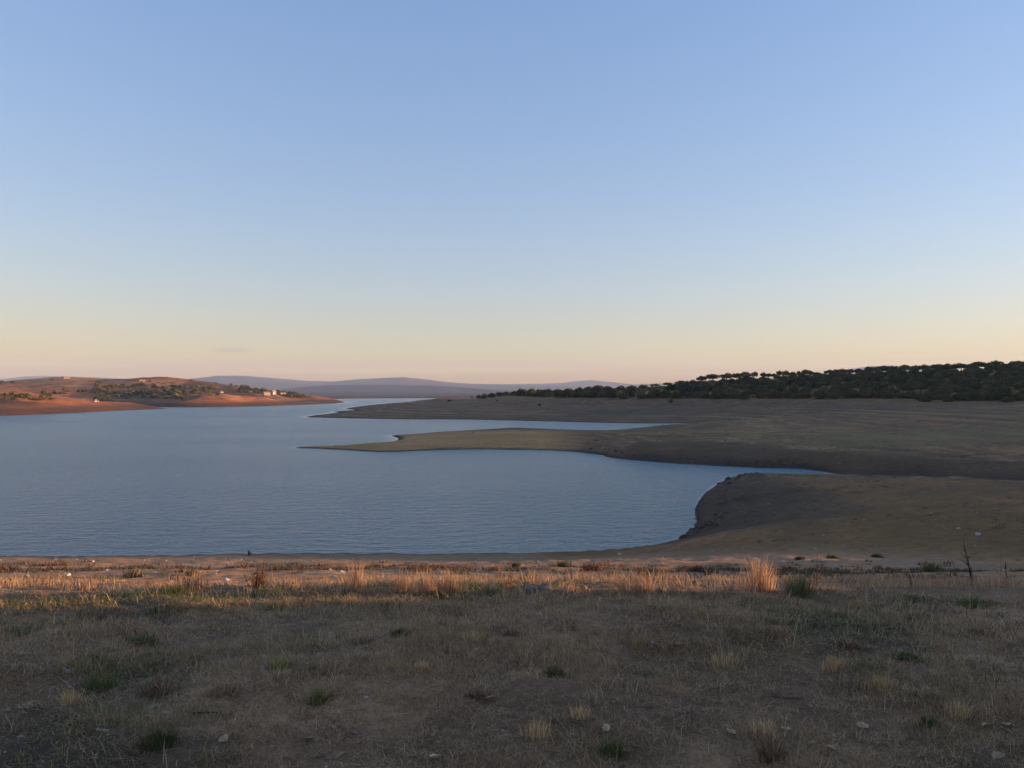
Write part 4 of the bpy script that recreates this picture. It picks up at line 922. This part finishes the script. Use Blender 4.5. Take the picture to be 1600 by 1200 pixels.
# scrub filling the gaps under the trees
def scrub():
    C0 = []
    for k in range(2600):
        u = rng.uniform(790, 1640); b = base_v(u); top = np.interp(u, [800, 1000, 1100, 1200, 1400, 1600], [612, 607, 596, 590, 581, 574])
        a = az_of(u); C0.append((a, rng.random()))
    C0 = np.array(C0)
    # spread over the wood's slope, from its foot to its crest
    us = np.linspace(790, 1640, 60); foot = [hit(u, base_v(u) - 1) for u in us]; fd = [math.hypot(q.x, q.y) for q in foot]; cd = [math.hypot(*crest_at(u)[:2]) for u in us]
    azs = [az_of(u) for u in us]
    r0 = np.interp(C0[:, 0], azs, fd); r1 = np.interp(C0[:, 0], azs, cd)
    r = r0 + (r1 - r0) * C0[:, 1]
    x, y = r * np.sin(C0[:, 0]), r * np.cos(C0[:, 0]); k = fbm(x / 30, y / 30, 3, 91) > -0.3; x, y = x[k], y[k]
    z = height(x, y); n = 26; N = len(x)
    s = np.repeat(rng.uniform(0.9, 2.0, N), n)
    d = rng.normal(size=(N * n, 3)); d /= np.linalg.norm(d, axis=1)[:, None]; d[:, 2] = np.abs(d[:, 2]) * 0.8
    P0 = np.stack([np.repeat(x, n), np.repeat(y, n), np.repeat(z, n)], -1) + d * s[:, None]
    V, c = leaf_quads(P0, rng.uniform(0.3, 0.6, N * n), OAK[rng.integers(0, 5, N * n)] * 1.05)
    o = bpy.data.objects.new('undergrowth', np_mesh('undergrowth', V, np.arange(len(V)), np.full(N * n, 4), c, M_leaf)); link(o); tag(o, kind='stuff')
scrub()

# scrub oaks on the sunlit hill across the lake (small: one mesh each)
SCR = [crown_mesh('scrub_oak', 8, 5.4, 0.0, 8, 420, OAK * 1.25, (0.5, 1.0)) for _ in range(4)]
def scrub_oak(u, v, wp, hp, k, label, group):
    p = hit(u, v); m = mpp(p)
    if p.z < 2.5 or math.hypot(p.x, p.y) > 2600: return
    o = bpy.data.objects.new('scrub_oak', SCR[k % 4]); o.location = (p.x, p.y, p.z - 0.4); o.scale = (wp * m / 8, wp * m / 8, hp * m / 6); o.rotation_euler.z = rng.uniform(0, 6.28)
    link(o); tag(o, label, 'tree', group)
k = 0
for (u0, u1, v0, v1, n, wp, lb, gr) in [(255, 340, 604, 618, 34, 9, 'dark scrub oak in the thicket below the hilltop', 'scrub oaks below the hilltop'),
                                        (372, 475, 604, 621, 48, 9, 'dark tree among the houses at the hill\'s right end', 'trees around the hillside houses'),
                                        (60, 255, 600, 612, 40, 8, 'small dark scrub oak along the band across the hill', 'scrub oaks in the band across the hill'),
                                        (150, 290, 612, 626, 46, 11, 'dark scrub oak in the thicket above the shaded bay', 'scrub oaks above the bay'),
                                        (5, 85, 617, 626, 26, 8, 'brownish scrub oak on the near spit at left', 'scrub oaks on the near spit'),
                                        (200, 400, 594, 608, 26, 4, 'scattered tiny bush on the orange grass of the hill', 'tiny bushes on the orange hill')]:
    for _ in range(n):
        u = rng.uniform(u0, u1); f = (u - u0) / (u1 - u0)
        v = rng.uniform(v0, v1)
        if u0 == 60: v = 616 - f * 16 + rng.normal(0, 2.2) if f < 0.8 else 601 + (f - 0.8) * 40 + rng.normal(0, 1.5)
        if u0 == 372: v = 603 + f * 15 + rng.uniform(0, 5 + 5 * (1 - f)); 
        if u0 == 372 and (403 < u < 432 and v > 613): continue
        scrub_oak(u, v, wp * rng.uniform(0.6, 1.3), wp * 0.55 * rng.uniform(0.7, 1.3), k, lb, gr); k += 1
for u, v, wp, hp, lb in [(278, 589.5, 9, 3, 'flat-topped dark thicket on the very top of the hill'), (291, 589.5, 7, 3, 'dark bush right of the hilltop thicket'), (300, 590.5, 5, 3, 'small dark bush on the hilltop slope, right of two others'), (80, 593.5, 6, 3, 'small dark bush on the skyline at left'), (155, 597, 6, 4, 'round dark bush on the left hill slope'), (361, 602, 4, 4, 'lone round tree on the right slope of the hill'), (2, 600, 12, 6, 'dark bush on the skyline at the left edge'), (20, 598, 10, 4, 'low dark bush on the skyline near the left edge'), (316, 593, 4, 2.5, 'tiny dark bush on the slope right of the hilltop')]:
    scrub_oak(u, v, wp, hp, k, lb, None); k += 1

# ---- houses across the lake
def box(mb, x0, x1, y0, y1, z0, z1, col):
    mb.add([(x0, y0, z0), (x1, y0, z0), (x1, y1, z0), (x0, y1, z0), (x0, y0, z1), (x1, y0, z1), (x1, y1, z1), (x0, y1, z1)], [(0, 3, 2, 1), (4, 5, 6, 7), (0, 1, 5, 4), (1, 2, 6, 5), (2, 3, 7, 6), (3, 0, 4, 7)], col)
def house(u, v, wpx, hpx, label, wall=(0.42, 0.37, 0.31), roof=(0.36, 0.17, 0.10), rot=0.0, depth=7.0, nwin=3, group='houses on the hillside across the lake'):
    p = hit(u, v); m = mpp(p); w = wpx * m; h = hpx * m; e = h * 0.72
    root = empty('house', (p.x, p.y, p.z - 0.3), math.atan2(-p.x, p.y) + rot); tag(root, label, 'house', group)
    mb = MB(); hw, hd = w / 2, depth / 2
    mb.add([(-hw, -hd, -1.5), (hw, -hd, -1.5), (hw, hd, -1.5), (-hw, hd, -1.5), (-hw, -hd, e), (hw, -hd, e), (hw, hd, e), (-hw, hd, e), (-hw, 0, h - 0.12), (hw, 0, h - 0.12)],
           [(0, 1, 5, 4), (2, 3, 7, 6), (1, 2, 6, 9, 5), (3, 0, 4, 8, 7)], wall)
    mb.build('wall', M_wall, root)
    rb = MB(); ov = 0.45; sl = (h - e) / hd; ze = e - ov * sl
    A = [(-hw - ov, -hd - ov, ze), (hw + ov, -hd - ov, ze), (hw + ov, 0, h), (-hw - ov, 0, h), (hw + ov, hd + ov, ze), (-hw - ov, hd + ov, ze)]
    B = [(x, y, z + 0.22) for x, y, z in A]
    rb.add(A + B, [(3, 2, 1, 0), (5, 4, 2, 3), (6, 7, 8, 9), (9, 8, 10, 11), (0, 1, 7, 6), (1, 2, 8, 7), (2, 4, 10, 8), (4, 5, 11, 10), (5, 3, 9, 11), (3, 0, 6, 9)], roof)
    ro = rb.build('roof', M_tile, root)
    ch = MB(); box(ch, hw * 0.45, hw * 0.45 + 0.7, 0.3, 1.0, h - 0.5, h + 0.9, wall); ch.build('chimney', M_wall, ro)
    fl = 2 if e > 5 else 1
    for f in range(fl):
        for q in range(nwin):
            xx = -hw + w * (q + 0.5) / nwin; zz = 1.0 + f * e / 2
            if f == 0 and q == nwin // 2:
                d = MB(); box(d, xx - 0.5, xx + 0.5, -hd - 0.05, -hd + 0.1, 0.0, 2.1, (0.12, 0.07, 0.05)); d.build('door', M_wall, root); continue
            fr = MB(); box(fr, xx - 0.62, xx + 0.62, -hd - 0.05, -hd + 0.1, zz, zz + 1.3, (0.5, 0.45, 0.4)); fo = fr.build('window', M_wall, root)
            g_ = MB(); box(g_, xx - 0.5, xx + 0.5, -hd - 0.08, -hd, zz + 0.12, zz + 1.18, (0.03, 0.035, 0.045)); g_.build('pane', M_glass, fo)
    return root
house(415.5, 616.8, 10.5, 4.6, 'long low white house at the right end of the hill', nwin=4, rot=0.55)
house(426.5, 616.0, 6.0, 6.6, 'tall bright white house right of the long low one', nwin=2, rot=0.7, roof=(0.42, 0.3, 0.23))
house(441, 616.0, 9, 3.2, 'low brownish house right of the tall white one', (0.42, 0.27, 0.2), rot=0.5)
house(345, 613.6, 4.5, 2.4, 'tiny whitish house alone on the hillside', (0.5, 0.43, 0.37), rot=0.5, nwin=2)
house(103, 591.2, 8, 2.4, 'pinkish low building on the hill skyline at left', (0.36, 0.22, 0.16), (0.30, 0.16, 0.11), rot=0.4)
house(221, 595.8, 8, 2.6, 'orange-tinted low building below the hilltop', (0.38, 0.23, 0.15), (0.30, 0.16, 0.10), rot=0.4)
house(149, 627.6, 5.5, 1.7, 'small white hut by the shore of the near spit', (0.52, 0.46, 0.40), (0.42, 0.3, 0.24), rot=0.5, depth=4, nwin=2)
house(384, 605.2, 7, 2.4, 'low tan house above the trees on the hillside', (0.5, 0.34, 0.24), rot=0.5)
house(775.5, 628.2, 4.5, 2.2, 'small pale hut on the grass in front of the wood', (0.45, 0.42, 0.4), (0.35, 0.3, 0.27), rot=0.3, depth=3, nwin=2, group=None)

# ------------------------------------------------------------------ haze
HZ = 18000.0
def haze():
    x0, x1, y0, y1, z0, z1 = -14000, 14000, -14000, 14000, -6.0, 490.0
    V = [(x, y, z) for z in (z0, z1) for y in (y0, y1) for x in (x0, x1)]
    Fq = [(0, 2, 3, 1), (4, 5, 7, 6), (0, 1, 5, 4), (2, 6, 7, 3), (0, 4, 6, 2), (1, 3, 7, 5)]
    me = bpy.data.meshes.new('haze'); me.from_pydata(V, [], Fq)
    m = bpy.data.materials.new('evening_haze'); m.use_nodes = True; nt = m.node_tree
    nt.nodes.remove(nt.nodes['Principled BSDF'])
    pv = nd(nt, 'ShaderNodeVolumePrincipled'); pv.inputs['Color'].default_value = (0.60, 0.74, 0.98, 1); pv.inputs['Density'].default_value = 5.5e-5
    pv.inputs['Anisotropy'].default_value = 0.0
    nt.links.new(pv.outputs[0], nt.nodes['Material Output'].inputs['Volume'])
    me.materials.append(m)
    o = bpy.data.objects.new('haze', me); link(o); tag(o, kind='stuff')
haze()

# ------------------------------------------------------------------ light
wd = bpy.data.worlds.new('World'); scene.world = wd; wd.use_nodes = True
nt = wd.node_tree; bg = nt.nodes['Background']
sky = nd(nt, 'ShaderNodeTexSky'); sky.sky_type = 'NISHITA'; sky.sun_disc = False
sky.sun_elevation = SUN_EL; sky.sun_rotation = SUN_AZ
sky.altitude = 600; sky.air_density = 1.4; sky.dust_density = 0.3; sky.ozone_density = 1.0
spx = nd(nt, 'ShaderNodeSeparateColor'); nt.links.new(sky.outputs[0], spx.inputs[0])
tn = nd(nt, 'ShaderNodeCombineColor')
for ch, (pw, gn) in enumerate(((0.827, 0.59), (0.703, 0.81), (0.6, 1.43))):     # the camera's response to that sky, per channel
    p_ = nd(nt, 'ShaderNodeMath', operation='POWER'); p_.inputs[1].default_value = pw; nt.links.new(spx.outputs[ch], p_.inputs[0])
    g_ = nd(nt, 'ShaderNodeMath', operation='MULTIPLY'); g_.inputs[1].default_value = gn; nt.links.new(p_.outputs[0], g_.inputs[0])
    nt.links.new(g_.outputs[0], tn.inputs[ch])
# faint mauve cloud bars low over the horizon
tcw = nd(nt, 'ShaderNodeTexCoord'); mpw = nd(nt, 'ShaderNodeMapping'); mpw.inputs['Scale'].default_value = (1.6, 1.6, 80.0)
nt.links.new(tcw.outputs['Generated'], mpw.inputs['Vector'])
cn = nd(nt, 'ShaderNodeTexNoise', Scale=1.0, Detail=4.0, Roughness=0.5); nt.links.new(mpw.outputs[0], cn.inputs['Vector'])
cr = nd(nt, 'ShaderNodeMapRange', interpolation_type='SMOOTHSTEP'); cr.inputs['From Min'].default_value = 0.38; cr.inputs['From Max'].default_value = 0.56
nt.links.new(cn.outputs['Fac'], cr.inputs['Value'])
sx = nd(nt, 'ShaderNodeSeparateXYZ'); nt.links.new(tcw.outputs['Generated'], sx.inputs[0])
w1 = nd(nt, 'ShaderNodeMapRange', interpolation_type='SMOOTHSTEP'); w1.inputs['From Min'].default_value = 0.052; w1.inputs['From Max'].default_value = 0.022
nt.links.new(sx.outputs['Z'], w1.inputs['Value'])
cm_ = nd(nt, 'ShaderNodeMath', operation='MULTIPLY'); nt.links.new(cr.outputs[0], cm_.inputs[0]); nt.links.new(w1.outputs[0], cm_.inputs[1])
cf = nd(nt, 'ShaderNodeMath', operation='MULTIPLY'); cf.inputs[1].default_value = 0.8
# one small wisp at the left
vd = nd(nt, 'ShaderNodeVectorMath', operation='SUBTRACT'); vd.inputs[1].default_value = (-0.329, 0.944, 0.0497); nt.links.new(tcw.outputs['Generated'], vd.inputs[0])
vs = nd(nt, 'ShaderNodeVectorMath', operation='MULTIPLY'); vs.inputs[1].default_value = (28.0, 0.0, 250.0); nt.links.new(vd.outputs[0], vs.inputs[0])
vl = nd(nt, 'ShaderNodeVectorMath', operation='LENGTH'); nt.links.new(vs.outputs[0], vl.inputs[0])
mw = nd(nt, 'ShaderNodeMapping'); mw.inputs['Scale'].default_value = (30, 30, 180); nt.links.new(tcw.outputs['Generated'], mw.inputs['Vector'])
nw = nd(nt, 'ShaderNodeTexNoise', Scale=1.0, Detail=5.0); nt.links.new(mw.outputs[0], nw.inputs['Vector'])
na_ = nd(nt, 'ShaderNodeMath', operation='MULTIPLY_ADD'); na_.inputs[1].default_value = -2.2; nt.links.new(nw.outputs['Fac'], na_.inputs[0]); nt.links.new(vl.outputs['Value'], na_.inputs[2])
ws = nd(nt, 'ShaderNodeMapRange', interpolation_type='SMOOTHSTEP'); ws.inputs['From Min'].default_value = 0.1; ws.inputs['From Max'].default_value = -0.9; ws.inputs['To Max'].default_value = 0.75
nt.links.new(na_.outputs[0], ws.inputs['Value'])
mx_ = nd(nt, 'ShaderNodeMath', operation='MAXIMUM'); nt.links.new(cm_.outputs[0], mx_.inputs[0]); nt.links.new(ws.outputs[0], mx_.inputs[1]); nt.links.new(mx_.outputs[0], cf.inputs[0])
cl = nd(nt, 'ShaderNodeMix', data_type='RGBA', blend_type='MULTIPLY'); nt.links.new(cf.outputs[0], cl.inputs['Factor'])
nt.links.new(tn.outputs[0], cl.inputs[6]); cl.inputs[7].default_value = (0.84, 0.71, 0.90, 1)
nt.links.new(cl.outputs[2], bg.inputs['Color']); bg.inputs['Strength'].default_value = 0.15
sun = bpy.data.lights.new('sun', 'SUN'); sun.energy = 5.0; sun.angle = R(0.5); sun.color = (1.0, 0.60, 0.32)
so = bpy.data.objects.new('sun', sun); link(so)
sdir = Vector((math.sin(SUN_AZ) * math.cos(SUN_EL), math.cos(SUN_AZ) * math.cos(SUN_EL), math.sin(SUN_EL)))
so.rotation_euler = sdir.to_track_quat('Z', 'Y').to_euler()

cam = bpy.data.cameras.new('camera'); co = bpy.data.objects.new('camera', cam); link(co)
co.location = (0, 0, CAMZ); co.rotation_euler = (math.pi / 2 + PITCH, 0, 0)
cam.sensor_fit = 'HORIZONTAL'; cam.angle = HFOV; cam.clip_start = 0.1; cam.clip_end = 60000
scene.camera = co
scene.view_settings.view_transform = 'Standard'; scene.view_settings.look = 'None'
scene.view_settings.exposure = 1.6; scene.view_settings.gamma = 1.0
scene.cycles.max_bounces = 5; scene.cycles.volume_bounces = 1; scene.cycles.use_denoising = True
scene.cycles.caustics_reflective = False; scene.cycles.caustics_refractive = False
